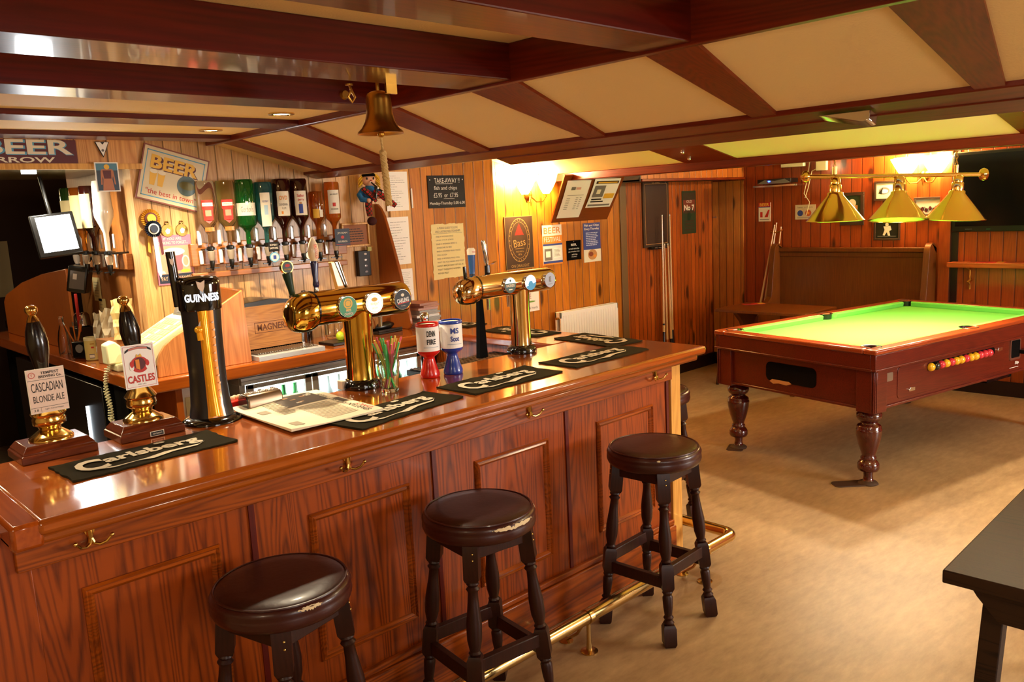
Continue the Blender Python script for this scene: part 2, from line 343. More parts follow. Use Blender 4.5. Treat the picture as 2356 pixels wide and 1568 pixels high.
struct(MB().box(1.885,1.915,-2.6,4.19,2.088,zc,BEAMY).build('trim_6',bevel=.003,smooth=False))
def slopeplate(name,x0,z0,x1,z1,y0,y1,th,m,bevel=0):
    v=[(x0,y0,z0),(x1,y0,z1),(x1,y1,z1),(x0,y1,z0)]; v+=[(a,b_,c_+th) for a,b_,c_ in v]
    return struct(MB().add(v,[(0,1,2,3),(4,7,6,5),(0,4,5,1),(1,5,6,2),(2,6,7,3),(3,7,4,0)],m).build(name,smooth=False,bevel=bevel))
slopeplate('ceiling_slope',1.91,2.104,2.5,1.935,-2.6,4.2,.03,CREAM)
slopeplate('trim_7',2.435,1.938,2.52,1.914,-2.6,4.2,.03,BEAMY,.003)
slopeplate('trim_8',2.515,1.912,2.60,1.886,-2.6,2.70,.03,BEAMY,.003)
sbox('wall_header',2.56,2.60,-2.6,4.2,1.92,2.4,CREAM)
slopeplate('ceiling_pool_slope',2.6,2.42,4.96,1.945,-2.6,4.75,.03,CREAM)
struct(MB().box(4.93,5.06,-2.6,4.75,1.892,1.95,BEAMY).build('trim_9',bevel=.005,smooth=False))
sbox('ceiling_pool',5.05,7.5,-2.6,4.75,2.06,2.11,CREAM)
for i,(y0,y1) in enumerate(((2.98,3.38),(1.22,1.33),(-.5,-.38))): slopeplate('trim_%d'%(30+i),3.6,2.213,4.95,1.94,y0,y1,.02,BEAMY,.002)
# ================================================================ BAR COUNTER
bar=thing('bar_counter','long oak bar with glossy worktop, panelled front and brass coat hooks','bar counter',(0,0,0))
m=MB()
def slab(m,poly,z0,z1,mt): m.prism(poly,z0,z1,'z',mt)
m.box(.455,3.262,2.135,2.80,.985,1.025,TOPX)
m.build('worktop',bar,bevel=.014)
MB().box(2.92,3.262,2.80,4.17,.985,1.0252,TOPY).build('return_worktop',bar,bevel=.008)
MB().box(.40,3.235,2.165,2.30,.957,.985,TOPX).box(.40,.47,2.14,2.80,.96,1.024,TOPY).build('worktop_edging',bar,bevel=.01)
MB().box(.42,3.12,2.232,2.26,.878,.985,BARX).build('fascia',bar,bevel=.003)
MB().box(.42,3.13,2.256,2.5,0,.985,BARZ).build('front_panel',bar)
MB().box(2.95,3.19,2.5,4.17,0,.985,BARZ).build('return_panel',bar)
MB().box(.35,.456,2.25,2.5,0,.985,BARZ).build('corner_post',bar,bevel=.003)
MB().box(3.125,3.2,2.243,2.42,0,.985,PALEW).build('corner_post',bar,bevel=.003)
MB().box(.456,3.125,2.225,2.26,0,.17,BARX).box(.456,3.125,2.235,2.26,.17,.195,BARX).build('plinth',bar,bevel=.006)
for x in (1.035,1.722,2.412,3.106): MB().box(x-.009,x+.009,2.25,2.2575,.195,.878,BARR).build('panel_groove',bar)
for x0,x1 in ((.56,.93),(1.22,1.61),(1.91,2.30),(2.60,2.99)):
    m=MB()
    pr=[(0,0),(0,-.006),(.006,-.013),(.012,-.006),(.018,-.010),(.025,-.004),(.028,0)]   # moulding section (inwards, outwards)
    def ringof(d,y): return [(x0+d,2.256+y,.29+d),(x1-d,2.256+y,.29+d),(x1-d,2.256+y,.785-d),(x0+d,2.256+y,.785-d)]
    v=[];f=[]
    for d_,y_ in pr: v+=ringof(d_,y_)
    for j in range(len(pr)-1):
        for k in range(4): k2=(k+1)%4; f.append((j*4+k,j*4+k2,(j+1)*4+k2,(j+1)*4+k))
    m.add(v,f,BARX); m.build('panel_moulding',bar,smooth=False)
for x in (.59,1.36,2.18,2.985):
    m=MB(); m.M=Matrix.Translation((x,2.232,.938))
    m.lathe_to((0,.001,.0),(0,-.004,.0),[(.014,0),(.012,1)],BRASS)
    m.tube([(0,-.004,.012),(0,-.006,-.01),(0,-.008,-.022)],[.009,.008,.006],BRASS)
    for s_ in (-1,1):
        m.tube([(0,-.008,-.018),(s_*.006,-.011,-.032),(s_*.018,-.02,-.036),(s_*.032,-.028,-.030),(s_*.042,-.033,-.018)],[.006,.005,.004,.0035,.0035],BRASS)
        m.sphere((s_*.044,-.034,-.015),.006,BRASS,8)
    m.build('coat_hook',bar)
# foot rail
fr=thing('foot_rail','brass tube foot rail on short posts along the front of the bar','foot rail',(0,0,0))
m=MB(); pts=[(.2,1.99,.145),(3.2,1.99,.145)]+[(3.2+.05*math.sin(a),2.04-.05*math.cos(a),.145) for a in (.3,.6,.9,1.2,PI/2)]+[(3.25,2.6,.145),(3.25,3.9,.145)]
m.tube(pts,.0255,COPPER,16); m.build('rail',fr)
for x,y,ang in ((.75,1.99,0),(1.48,1.99,0),(2.21,1.99,0),(3.0,1.99,0),(3.25,2.36,1),(3.25,3.2,1)):
    m=MB(); m.lathe([(.034,0),(.034,.004),(.012,.008),(.009,.05),(.008,.118)],COPPER,Matrix.Translation((x,y,0)),16)
    a=Vector((1,0,0)) if not ang else Vector((0,1,0)); c_=Vector((x,y,.145))
    m.cyl(c_-a*.011,c_+a*.011,.029,COPPER)
    b_=Vector((x,y+.12,0)) if not ang else Vector((x-.1,y,0))
    if ang or x>1: m.tube([c_,(c_+b_)/2+Vector((0,0,-.02)),b_+Vector((0,0,.006))],.006,COPPER); m.lathe([(.028,0),(.028,.003),(.008,.008)],COPPER,Matrix.Translation(b_),14)
    m.build('post',fr)
# ================================================================ STOOLS
def stool(label,group='round bar stools'):
    t=thing('bar_stool',label,'bar stool',group=group)
    m=MB(); m.lathe([(.02,.7435),(.12,.744),(.163,.742),(.169,.739)],LEATHER,n=40,cap=False); m.poly([(.02*math.cos(2*PI*k/40),.02*math.sin(2*PI*k/40)) for k in range(40)],LEATHER,.7435,'xy'); m.build('seat_top',t)
    m=MB(); m.lathe([(.150,.682),(.168,.672),(.182,.680),(.1875,.694),(.186,.708),(.184,.714),(.187,.720),(.183,.730),(.176,.736),(.169,.739)],LEATHB,n=40); so=m.build('seat_side',t,angle=60)
    m=MB(); m.tube([(.175*math.cos(a),.175*math.sin(a),.7385) for a in [2*PI*k/48 for k in range(48)]],.0032,LEATHB,6,closed=True); m.build('seat_piping',t)
    m=MB()
    for s_ in (-1,1):
        m.box(-.105,.105,s_*.108-.011,s_*.108+.011,.625,.684,DARKW); m.box(s_*.108-.011,s_*.108+.011,-.105,.105,.625,.684,DARKW)
    m.build('seat_frame',t,bevel=.002)
    for sx in (-1,1):
        for sy in (-1,1):
            top=Vector((sx*.103,sy*.103,.69)); bot=Vector((sx*.156,sy*.156,0)); d=(bot-top)
            M=Matrix.Translation(top)@Vector(d).to_track_quat('Z','X').to_matrix().to_4x4(); ln=d.length
            rz=Matrix.Rotation(PI/4 if abs(sx)==1 else 0,4,'Z')
            m=MB()
            def blk(a,b,r):
                r*=1.18
                q=[(r*1.0,a+.008),(r*1.0,b-.008)]; m.lathe([(r*1.1,a),(r*1.38,a+.012),(r*1.38,b-.012),(r*1.1,b)],DARKW,M@rz,4)
            blk(0,.135,.021); m.lathe([(r_*1.16,z_) for r_,z_ in [(.013,.13),(.018,.142),(.013,.15),(.019,.158),(.0135,.168),(.015,.2),(.0215,.27),(.0205,.32),(.014,.355),(.018,.362),(.013,.37)]],DARKW,M,14)
            blk(.37,.475,.0205); m.lathe([(r_*1.16,z_) for r_,z_ in [(.013,.47),(.018,.482),(.014,.492),(.0175,.50),(.016,.54),(.0125,.572),(.0175,.58),(.013,.59),(.019,.6),(.014,.612)]],DARKW,M,14)
            blk(.608,ln,.0215)
            for zz in (.04,.06):
                m.sphere(M@Vector((sx*-.0,-.0,zz))+Vector((sx*.012,-.022 if sy<0 else .022,0)),.0035,BRASS,6)
            m.sphere(M@Vector((0,0,.425))+Vector((sx*.004,(-.023 if sy<0 else .023),0)),.0035,BRASS,6)
            m.v=[tuple(p) for p in m.v]; m.build('leg',t,angle=40)
    def L(z): k=(.69-z)/.69; return .103+.053*k
    for (ax,s_,z) in (('x',-1,.285),('x',1,.285),('y',-1,.245),('y',1,.245)):
        q=L(z); m=MB()
        if ax=='x': m.box(-q,q,s_*q-.012,s_*q+.012,z-.023,z+.023,DARKW)
        else: m.box(s_*q-.012,s_*q+.012,-q,q,z-.023,z+.023,DARKW)
        m.build('stretcher',t,bevel=.003)
    return t
def tear(t,a0,a1,z0,z1,seed,nm='torn_patch'):
    r=random.Random(seed); m=MB(); n=26; v=[]
    R=.1878
    for k in range(n+1):
        a=a0+(a1-a0)*k/n; e=max(0,math.sin(PI*k/n))**.5
        zt=z1-(1-e)*(z1-z0)*.5-r.random()*.002; zb=z0+(1-e)*(z1-z0)*.5+r.random()*.004
        def rad(z): return .1885 if z<.722 else .1885-(z-.722)*.75
        v+=[(rad(zb)*math.cos(a),rad(zb)*math.sin(a),zb),(rad(zt)*math.cos(a),rad(zt)*math.sin(a),zt)]
    m.add(v,[(2*k,2*k+2,2*k+3,2*k+1) for k in range(n)],TORN); m.build(nm,t)
s1=place(stool('low-shadowed bar stool nearest the camera, brown round seat with split seam'),(.975,1.985,0),.25)
s2=place(stool('bar stool with a long pale tear along the rim of its brown seat'),(1.684,1.98,0),-.12)
s3=place(stool('bar stool with intact dark brown seat standing by the bar corner'),(2.59,1.948,0),.0586)
s4=place(stool('bar stool half hidden behind the pale corner post of the bar'),(3.405,2.555,0),.3)
tear(s2,-1.95,-1.05,.716,.732,3); tear(s2,-.62,-.25,.724,.731,5)
tear(s1,-2.1,-1.72,.722,.734,4); tear(s1,-.9,.1,.733,.7375,8)
tear(s3,-2.5,-2.42,.724,.732,9)
# ================================================================ RIGHT FOREGROUND TABLE
ft=thing('pub_table','dark oak pub table, its corner entering at the lower right','table',(2.106,.70,0),0)
import math as _m
dx=Vector((2.874-2.106,.723-.701)); ang=_m.atan2(dx.y,dx.x); ft.rotation_euler=(0,0,ang)
m=MB(); m.box(0,1.2,-.7,0,.715,.75,FRONTT); m.build('tabletop',ft,bevel=.004)
m=MB(); m.prism([(.05,.715),(.065,.685),(.12,.64),(.30,.63),(.45,.64),(1.0,.64),(1.06,.68),(1.10,.715)],-.10,-.07,'y',FRONTT); m.build('apron',ft)
m=MB(); m.prism([(-.05,.715),(-.07,.685),(-.12,.63),(-.6,.63),(-.65,.715)],.04,.07,'x',FRONTT); m.build('apron',ft)
for (tx,ty) in ((.11,-.10),(.11,-.60),(1.05,-.10),(1.05,-.60)):
    bx=tx-.06 if tx<.5 else tx+.06; by=ty+.03 if ty>-.3 else ty-.03
    m=MB(); v=[]
    for X,Y,Z in ((tx,ty,.70),(bx,by,0)):
        for a,b_ in ((-.025,-.025),(.025,-.025),(.025,.025),(-.025,.025)): v.append((X+a,Y+b_,Z))
    m.add(v,[(0,1,2,3),(4,7,6,5)]+[(k,(k+1)%4,4+(k+1)%4,4+k) for k in range(4)],FRONTT); m.build('leg',ft,bevel=.003)
m=MB(); m.box(.07,.10,-.6,-.08,.24,.29,FRONTT).box(1.06,1.09,-.6,-.08,.24,.29,FRONTT).box(.1,1.06,-.36,-.33,.24,.28,FRONTT); m.build('stretcher',ft,bevel=.003)
# ================================================================ POOL TABLE
PL,PW,PZ=2.13,1.2174,.82
FELT=flat('green_baize','#66b448',.95,spec=.05,bump=.25,bs=900)
pt=thing('pool_table','coin-operated pool table with bright green cloth and mahogany cabinet','pool table',(4.5616,1.8947,0),-.1982)
def inner(d): return (d,PL-d,d,PW-d)
m=MB(); rw=.085                                                     # timber rail top, frame
def frame(m,d0,d1,z0,z1,mt):
    m.box(d0,PL-d0,d0,d1,z0,z1,mt); m.box(d0,PL-d0,PW-d1,PW-d0,z0,z1,mt); m.box(d0,d1,d1,PW-d1,z0,z1,mt); m.box(PL-d1,PL-d0,d1,PW-d1,z0,z1,mt)
frame(m,0,rw,.79,.82,MAHOGR); m.build('rail_top',pt,bevel=.009)
m=MB(); frame(m,.008,.04,.705,.79,MAHOG); frame(m,.002,.03,.695,.708,MAHOG); frame(m,.012,.03,.765,.772,MAHOG); m.build('rail_fascia',pt,bevel=.003)
m=MB(); frame(m,.038,.07,.475,.70,MAHOG); frame(m,.028,.06,.462,.478,MAHOG); m.box(.07,PL-.07,.07,PW-.07,.50,.52,BLACKM); m.build('cabinet',pt,bevel=.003)
for x in (0,1):
    for y in (0,1):
        m=MB(); X0,X1=(.018,.135) if not x else (PL-.135,PL-.018); Y0,Y1=(.018,.135) if not y else (PW-.135,PW-.018)
        m.box(X0,X1,Y0,Y1,.450,.697,MAHOG)
        cx=.012 if not x else PL-.012; cy=.012 if not y else PW-.012
        sx=1 if not x else -1; sy=1 if not y else -1
        for q in (.010,.024): m.box(min(cx,cx+sx*.02),max(cx,cx+sx*.02),cy+sy*q-.004,cy+sy*q+.004,.456,.69,MAHOG).box(cx+sx*q-.004,cx+sx*q+.004,min(cy,cy+sy*.02),max(cy,cy+sy*.02),.456,.69,MAHOG)
        m.build('corner_post',pt,bevel=.002)
        ax,ay=(.1422 if not x else PL-.1422),(.1422 if not y else PW-.1422); ax-=sx*.03; ay-=sy*.03
        m=MB(); m.lathe([(r_*(1.32 if .08<z_ else 1),z_) for r_,z_ in [(.048,.012),(.03,.02),(.026,.05),(.028,.075),(.042,.085),(.047,.10),(.046,.125),(.038,.14),(.032,.148),(.034,.156),(.033,.166),(.028,.172),(.030,.185),(.044,.24),(.053,.295),(.055,.325),(.054,.334),(.051,.338),(.052,.35),(.047,.358),(.036,.366),(.034,.374),(.047,.388),(.054,.405),(.053,.425),(.042,.44),(.038,.452)]],LEGM,Matrix.Translation((ax,ay,0)),28)
        lg=m.build('leg',pt,angle=60)
        m=MB(); m.lathe([(.0,.03),(.012,.028),(.05,.014),(.056,.006),(.054,0)][::-1],DKBROWN,Matrix.Translation((ax,ay,0)),24); m.build('levelling_foot',lg)
# slate bed, cushions, pockets
m=MB(); m.box(.06,PL-.06,.06,PW-.06,.765,.782,FELT); m.build('playing_bed',pt)
CW=.045
def cushion(p0,p1,inx,iny,name='cushion'):
    p0=Vector(p0);p1=Vector(p1); d=(p1-p0).normalized(); n=Vector((inx,iny,0)); v=[]
    for p,e in ((p0,d),(p1,-d)):
        o=p; i=p+n*CW+e*CW*.55
        v+=[(o.x,o.y,.782),(o.x,o.y,.818),((p+n*CW*.7+e*CW*.4).x,(p+n*CW*.7+e*CW*.4).y,.819),(i.x,i.y,.812),((p+n*CW*.8+e*CW*.44).x,(p+n*CW*.8+e*CW*.44).y,.782)]
    MB().add(v,[(0,1,2,3,4),(5,6,7,8,9)]+[(k,(k+1)%5,5+(k+1)%5,5+k) for k in range(5)],FELT).build(name,pt,bevel=.002)
a=rw-.002; g=.075; mid=PL/2; gm=.055
for y,ny in ((a,1),(PW-a,-1)):
    cushion((a+g-.02,y,0),(mid-gm,y,0),0,ny); cushion((mid+gm,y,0),(PL-a-g+.02,y,0),0,ny)
for x,nx in ((a,1),(PL-a,-1)): cushion((x,a+g-.02,0),(x,PW-a-g+.02,0),nx,0)
pk=0
for x,y in ((.098,.098),(PL-.098,.098),(.098,PW-.098),(PL-.098,PW-.098),(mid,.078),(mid,PW-.078)):
    m=MB(); M=Matrix.Translation((x,y,0)); m.lathe([(.046,.76),(.05,.8205),(.056,.8225),(.058,.8205)],BLACK,M,24,cap=False); m.lathe([(.0,.7835),(.0475,.7835)],BLACKM,M,24,cap=False)
    m.build('pocket',pt)
# ball-return slot, window, lock panel and coin mechanism on the long side; round-cornered hatch at the end
def rr(x0,x1,z0,z1,r,n=5):
    P=[]
    for cx,cz,a0 in ((x1-r,z1-r,0),(x0+r,z1-r,PI/2),(x0+r,z0+r,PI),(x1-r,z0+r,1.5*PI)):
        P+=[(cx+r*math.cos(a0+PI/2*k/n),cz+r*math.sin(a0+PI/2*k/n)) for k in range(n+1)]
    return P
FY=.038
m=MB(); m.prism(rr(.26,1.42,.495,.685,.03),FY-.004,FY+.01,'y',MAHOG); hp=m.build('service_panel',pt,bevel=.002)
m=MB(); m.prism(rr(.55,1.30,.618,.668,.024),FY-.0055,FY-.003,'y',BLACKM); m.build('ball_window',hp)
m=MB(); m.prism(rr(.135,.215,.615,.665,.01),FY-.003,FY,'y',STEEL); m.build('maker_plate',pt)
for x,z in ((.40,.535),(1.36,.645)):
    m=MB(); m.box(x-.02,x+.03,FY-.008,FY-.003,z-.011,z+.011,CHROME); m.cyl((x-.03,FY-.003,z),(x-.03,FY-.014,z),.009,CHROME); m.build('lock',pt,bevel=.002)
m=MB(); m.prism(rr(1.49,1.62,.55,.69,.012),FY-.006,FY+.002,'y',STEEL).prism(rr(1.505,1.605,.565,.68,.01),FY-.008,FY-.005,'y',BLACKM); cm_=m.build('coin_slot',pt)
m=MB(); m.box(1.60,1.72,FY-.05,FY-.005,.585,.61,BLACK).cyl((1.66,FY-.03,.60),(1.66,FY-.07,.60),.011,BRASSD).rect(1.49,1.60,.498,.501,PAPER,y=FY-.0045); m.text('50p',1.58,.525,.05,.024,PAPER,y=FY-.0045,bold=.02); m.build('coin_slide',cm_)
m=MB(); m.box(1.25,1.55,.05,.3,.435,.47,BLACKM).prism([(1.15,.465),(1.30,.435),(1.50,.435),(1.55,.465)],.05,.09,'y',MAHOG); m.build('ball_tray',pt)
# end hatch (short side x=0 faces the bar)
def yrr(y0,y1,z0,z1,r): return rr(y0,y1,z0,z1,r)
m=MB(); m.prism(yrr(.42,.80,.533,.655,.035),.0335,.038,'x',BLACKM); eh=m.build('ball_return_hatch',pt)
m=MB(); m.prism([(.60,.534),(.64,.52),(.70,.524),(.74,.516),(.77,.53),(.75,.545),(.62,.545)],.032,.0375,'x',TAN); m.build('torn_edge',eh)
# balls seen through the window
BR=flat('red_pool_ball','#c22a3a',.12,coat=.5); BY=flat('yellow_pool_ball','#e0a81c',.12,coat=.5); BKB=flat('black_pool_ball','#14100f',.12,coat=.5)
rot=Matrix.Rotation(-.1982,4,'Z'); T=Matrix.Translation((4.5616,1.8947,0))@rot
seq='YKRYRYYRYYRRR'
first=None; cnt={'R':0,'Y':0}
nameof={'R':('red','red_pool_ball'),'Y':('yellow','yellow_pool_ball'),'K':('black','black_pool_ball')}
xr=.576; pos=[]
lbl=['yellow pool ball at the left end of the row in the table window','black pool ball beside the leftmost yellow in the table window',
'red pool ball just right of the black one','second yellow pool ball, between two reds near the black','red pool ball with a single yellow to its left and two to its right','left ball of the middle pair of yellow pool balls','right ball of the middle pair of yellow pool balls','lone red pool ball between the two yellow pairs','left ball of the right-hand pair of yellow pool balls','right ball of the right-hand pair of yellow pool balls','first of the three reds at the right end of the ball row','middle one of the three reds at the right end of the ball row','last red pool ball at the right end of the ball row']
for i,c_ in enumerate(seq):
    p=T@Vector((xr+i*.0535,FY-.012,.642)); mt={'R':BR,'Y':BY,'K':BKB}[c_]
    m=MB(); m.sphere((0,0,0),.0255,mt,14); o=m.build('pool_ball'); o.location=p; tag(o,lbl[i],'pool ball','pool balls in the table window')
# rubber mat under the near leg
m=MB(); m.prism(rr(-.20,.06,-.05,.05,.03),0,.006,'z',DKBROWN); o=m.build('floor_plate',bevel=.002); place(o,tuple(T@Vector((.11,.12,0)))[:2]+(0,),-.75); tag(o,'dark floor plate under the nearest pool table foot','floor plate')
m=MB(); m.prism(rr(-.09,.06,-.055,.055,.02),0,.005,'z',DKBROWN); o=m.build('floor_plate',bevel=.002); place(o,tuple(T@Vector((.10,PW-.10,0)))[:2]+(0,),.4); tag(o,'small floor plate under the left pool table foot by the back wall','floor plate')
# ================================================================ POOL LAMP
pl=thing('pool_table_lamp','three polished brass cone shades on a bar hung by chains over the pool table','lamp',(0,0,0))
A=Vector((4.98,2.505,1.800)); B=Vector((5.72,1.76,1.762))
BULB=flat('lit_bulb','#fff0c8',.5,emit='#ffd08a',es=60)
m=MB(); m.cyl(A,B,.013,BRASS,n=14)
d=(B-A).normalized()
for p,s_ in ((A,-1),(B,1)): m.lathe_to(p-d*.0,p+d*s_*.05,[(.013,0),(.034,.15),(.040,.4),(.034,.7),(.02,.85),(.012,1)],BRASS,18)
m.build('bar',pl)
tilt=[(0,0),(-.16,.08),(.0,.05)]
for i,t_ in enumerate((.155,.53,.875)):
    c_=A.lerp(B,t_); M=Matrix.Translation(c_)@Matrix.Rotation(tilt[i][0],4,d)@Matrix.Rotation(tilt[i][1],4,'X')
    m=MB(); m.lathe([(.030,-.045),(.036,-.055),(.036,-.095),(.046,-.10),(.048,-.115),(.170,-.268),(.176,-.272),(.174,-.276)],BRASS,M,40,cap=False)
    m.lathe([(.014,0),(.03,-.012),(.03,-.045)],BRASS,M,20); sh=m.build('shade',pl,angle=60)
    sh.modifiers.new('solid','SOLIDIFY').thickness=.002
    m=MB(); m.sphere(M@Vector((0,0,-.19)),.032,BULB,12); m.build('bulb',sh)
    light('SPOT','pool_lamp_light',tuple(M@Vector((0,0,-.232))),74,(1,.84,.56),.03,spot=2.45,blend=.6)
for t_ in (.15,.86):
    c_=A.lerp(B,t_); m=MB(); z=c_.z+.012
    m.cyl(c_+Vector((0,0,.012)),c_+Vector((0,0,.06)),.014,BRASS)
    k=0; zz=z+.055
    while zz<2.05:
        q=.011; pts=[]
        for a_ in range(12):
            an=2*PI*a_/12; u=.007*math.cos(an); w_=.014*math.sin(an)
            pts.append((c_.x+(u if k%2 else 0),c_.y+(0 if k%2 else u),zz+w_))
        m.tube(pts,.0022,BRASS,6,closed=True); zz+=.021; k+=1
    m.build('chain',pl)
# ================================================================ WALL SCONCES
SHG=flat('glowing_glass_shell','#fff2d0',.5,emit='#ffc870',es=16)
def sconce(label,loc,rz,e):
    t=thing('wall_lamp',label,'wall lamp',loc,rz)
    m=MB(); m.lathe_to((0,0,0),(0,-.03,0),[(.045,0),(.045,.3),(.03,.8),(.012,1)],BRASSD,20); m.tube([(0,-.03,0),(0,-.04,-.06),(0,-.035,-.09)],[.008,.006,.003],BRASSD); m.build('backplate',t)
    for s_ in (-1,1):
        m=MB(); m.tube([(0,-.03,-.01),(s_*.04,-.06,-.06),(s_*.09,-.08,-.06),(s_*.12,-.09,-.02),(s_*.12,-.09,.02)],.005,BRASS); ar=m.build('arm',t)
        m=MB(); pts=[]; n=9; v=[];f=[]
        for j in range(7):                                       # scallop-shell shade, opening upward and outward
            tt=j/6; r=.03+.085*tt**.8; z=.0+.14*tt
            for k in range(25):
                a_=-PI*k/24; rr_=r*(1+.05*math.cos(9*a_)*tt); v.append((s_*.12+rr_*math.cos(a_)*1.05,-.09+rr_*math.sin(a_)*.75,z+.015*tt*math.sin(-a_)))
        for j in range(6):
            for k in range(24): f.append((j*25+k,j*25+k+1,(j+1)*25+k+1,(j+1)*25+k))
        m.add(v,f,SHG); g_=m.build('glass_shade',ar); g_.modifiers.new('solid','SOLIDIFY').thickness=.004
        M_=Matrix.Translation(loc)@Matrix.Rotation(rz,4,'Z'); light('POINT','wall_lamp_light',tuple(M_@Vector((s_*.12,-.115,.17))),e,(1,.74,.36),.04)
    return t
sconce('two-shell glass wall lamp glowing above the oval red-triangle poster',(4.74,4.75,1.80),0,85)
sconce('two-shell glass wall lamp glowing behind the pool table lamp',(7.4,2.70,1.80),-PI/2,34)
# ================================================================ SETTLE, SIDE TABLE
se=thing('settle','high-backed brown wooden settle with rounded ends against the far wall','settle',(7.385,4.0,0),-PI/2)
SW=1.40     # local x = -world y
m=MB(); m.box(.02,SW-.02,-.06,-.03,.2,1.165,SETTLE); m.build('backrest',se)
m=MB(); m.box(.02,SW-.02,-.085,-.02,1.165,1.205,SETTLE).box(.02,SW-.02,-.068,-.05,1.12,1.165,SETTLE); m.build('top_rail',se,bevel=.006)
for x in (-.02,SW-.03):
    P=[(-.01,0),(-.01,1.2)]+[(-.085+.075*math.cos(a_),1.17+.075*math.sin(a_)) for a_ in [PI*k/10 for k in range(0,11)]][0:11]+[(-.17,1.12),(-.20,.9),(-.22,.75),(-.36,.66),(-.46,.6),(-.47,0)]
    m=MB(); m.prism(P,x,x+.05,'x',SETTLE); m.build('end_panel',se,bevel=.006)
m=MB(); m.box(.03,SW-.03,-.46,-.06,.40,.46,SETTLE).box(.03,SW-.03,-.44,-.42,.05,.40,SETTLE); m.build('seat',se,bevel=.006)
tb=thing('side_table','dark pub table with shaped pedestal ends beside the settle','table',(6.64,4.08,0),-PI/2)
m=MB(); m.box(0,.86,-.28,.28,.70,.725,SETTLE); m.build('tabletop',tb,bevel=.004)
for x in (.16,.70):
    m=MB(); m.prism([(-.2,0),(-.2,.05),(-.06,.10),(-.045,.35),(-.05,.5),(-.11,.6),(-.2,.68),(-.2,.70),(.2,.70),(.2,.68),(.11,.6),(.05,.5),(.045,.35),(.06,.10),(.2,.05),(.2,0)],x-.02,x+.02,'x',SETTLE); m.build('pedestal',tb,bevel=.003)
m=MB(); m.box(.16,.70,-.02,.02,.25,.32,SETTLE); m.build('stretcher',tb)
def beermat(label,loc,rz,name='beer_mat'):
    m=MB(); m.box(-.1,.1,-.045,.045,0,.002,REDINK).rect(.04,.095,-.04,.04,YEL,.0026,'xy').rect(-.09,-.02,-.02,.02,MAROON,.0026,'xy'); o=m.build(name,smooth=False); place(o,loc,rz); return tag(o,label,'beer mat')
beermat('flat red and yellow mat lying on the side table near the cues',(6.80,3.95,.726),-.7)
# low round stool by the side table
lo=thing('low_stool','low dark stool tucked at the left of the side table','stool',(6.62,4.05,0))
m=MB(); m.lathe([(.0,.46),(.14,.458),(.165,.445),(.17,.42),(.16,.405)][::-1],LEATHER,n=28); m.build('seat',lo,angle=60)
for a_ in range(4):
    c_,s_=math.cos(PI/4+a_*PI/2),math.sin(PI/4+a_*PI/2); m=MB(); m.cyl((.10*c_,.10*s_,.41),(.15*c_,.15*s_,0),.014,DARKW); m.build('leg',lo)
# wall shelf and television on the right wall
sh=thing('wall_shelf','narrow pine drinks shelf on the right wall below the television','shelf',(7.4,2.46,0),-PI/2)
m=MB(); m.box(0,1.6,-.14,0,1.045,1.085,PINEX:=wood('pine_plain','#7e2c0a','#b95820','x',1,.35,.4)); m.build('shelf_board',sh,bevel=.004)
for x in (.14,.58,1.1):
    m=MB(); m.tube([(x,-.012,.86),(x,-.012,.9),(x-.01,-.02,.92),(x+.01,-.016,.94),(x,-.014,.96),(x,-.014,1.02)],[.008,.006,.012,.012,.006,.008],BRASSD); m.tube([(x,-.014,1.02),(x,-.06,1.035),(x,-.1,1.045)],.006,BRASSD); m.build('bracket',sh)
beermat('thin red and yellow mat lying on the wall shelf',(7.33,2.15,1.0855),-PI/2)
tv=thing('television','large black flat television mounted high on the right wall','television',(7.4,2.45,0),-PI/2)
m=MB(); m.box(0,1.25,-.09,-.05,1.33,1.965,BLACK).box(.3,.9,-.05,-.003,1.5,1.8,BLACKM); m.build('casing',tv,bevel=.006)
m=MB(); m.box(.03,1.22,-.0915,-.09,1.375,1.94,flat('dark_screen','#060807',.12)); m.text('SAMSUNG',.13,1.352,.05,.008,GREYINK,y=-.0908); m.rect(.26,.29,1.349,1.352,GRN,y=-.0908); m.build('screen',tv)
# ================================================================ POSTERS AND SIGNS (local: x right, z up, facing -y)
def sign(name,label,cat,loc,w,h,rz=0,th=.004,mt=PAPER,bevel=0,tilt=0,group=None):
    """returns (MB with a panel centred on 0, finish())"""
    m=MB(); m.box(-w/2,w/2,-th,0,-h/2,h/2,mt)
    def fin():
        o=m.build(name,smooth=False); o.location=loc; o.rotation_euler=(0,tilt,rz); return tag(o,label,cat,group)
    return m,fin
f=lambda th:-th-.0006
def lines(m,x0,x1,z0,z1,n,mt,y,seed=0,fill=.75,th=.35):
    r=random.Random(seed); dz=(z0-z1)/n
    for i in range(n):
        z=z0-dz*(i+.5); x=x0
        xe=x0+(x1-x0)*(fill+(1-fill)*r.random())
        while x<xe:
            w=min(xe-x,(x1-x0)*(.06+.14*r.random())); m.rect(x,x+w,z-dz*th/2,z+dz*th/2,mt,y); x+=w+(x1-x0)*.025
m,fin=sign('chalkboard','slate chalkboard with white take-away prices on the pine door','chalkboard',(3.455,4.2,1.825),.305,.205,th=.008,mt=flat('slate','#231d1a',.7))
y=f(.008); CH=flat('chalk','#e9e0d4',.8)
m.text('TAKE-AWAY !!',.005,.07,.21,.03,CH,y); m.rect(-.09,.05,.048,.051,CH,y); m.text('fish and chips',-.01,.02,.19,.032,CH,y); m.text('£5.95  or  £7.95',-.01,-.022,.2,.028,CH,y); m.rect(-.03,.06,-.045,-.043,CH,y); m.text('Monday-Thursday 5.00-6.00',0,-.075,.29,.024,CH,y)
for sx in (-1,1): m.disc(sx*.135,.075,.004,CH,y)
fin()
m,fin=sign('scroll_poster','cream scroll-edged notice of bulleted advice on the pine door','poster',(3.445,4.2,1.445),.27,.345,th=.003,mt=PARCH)
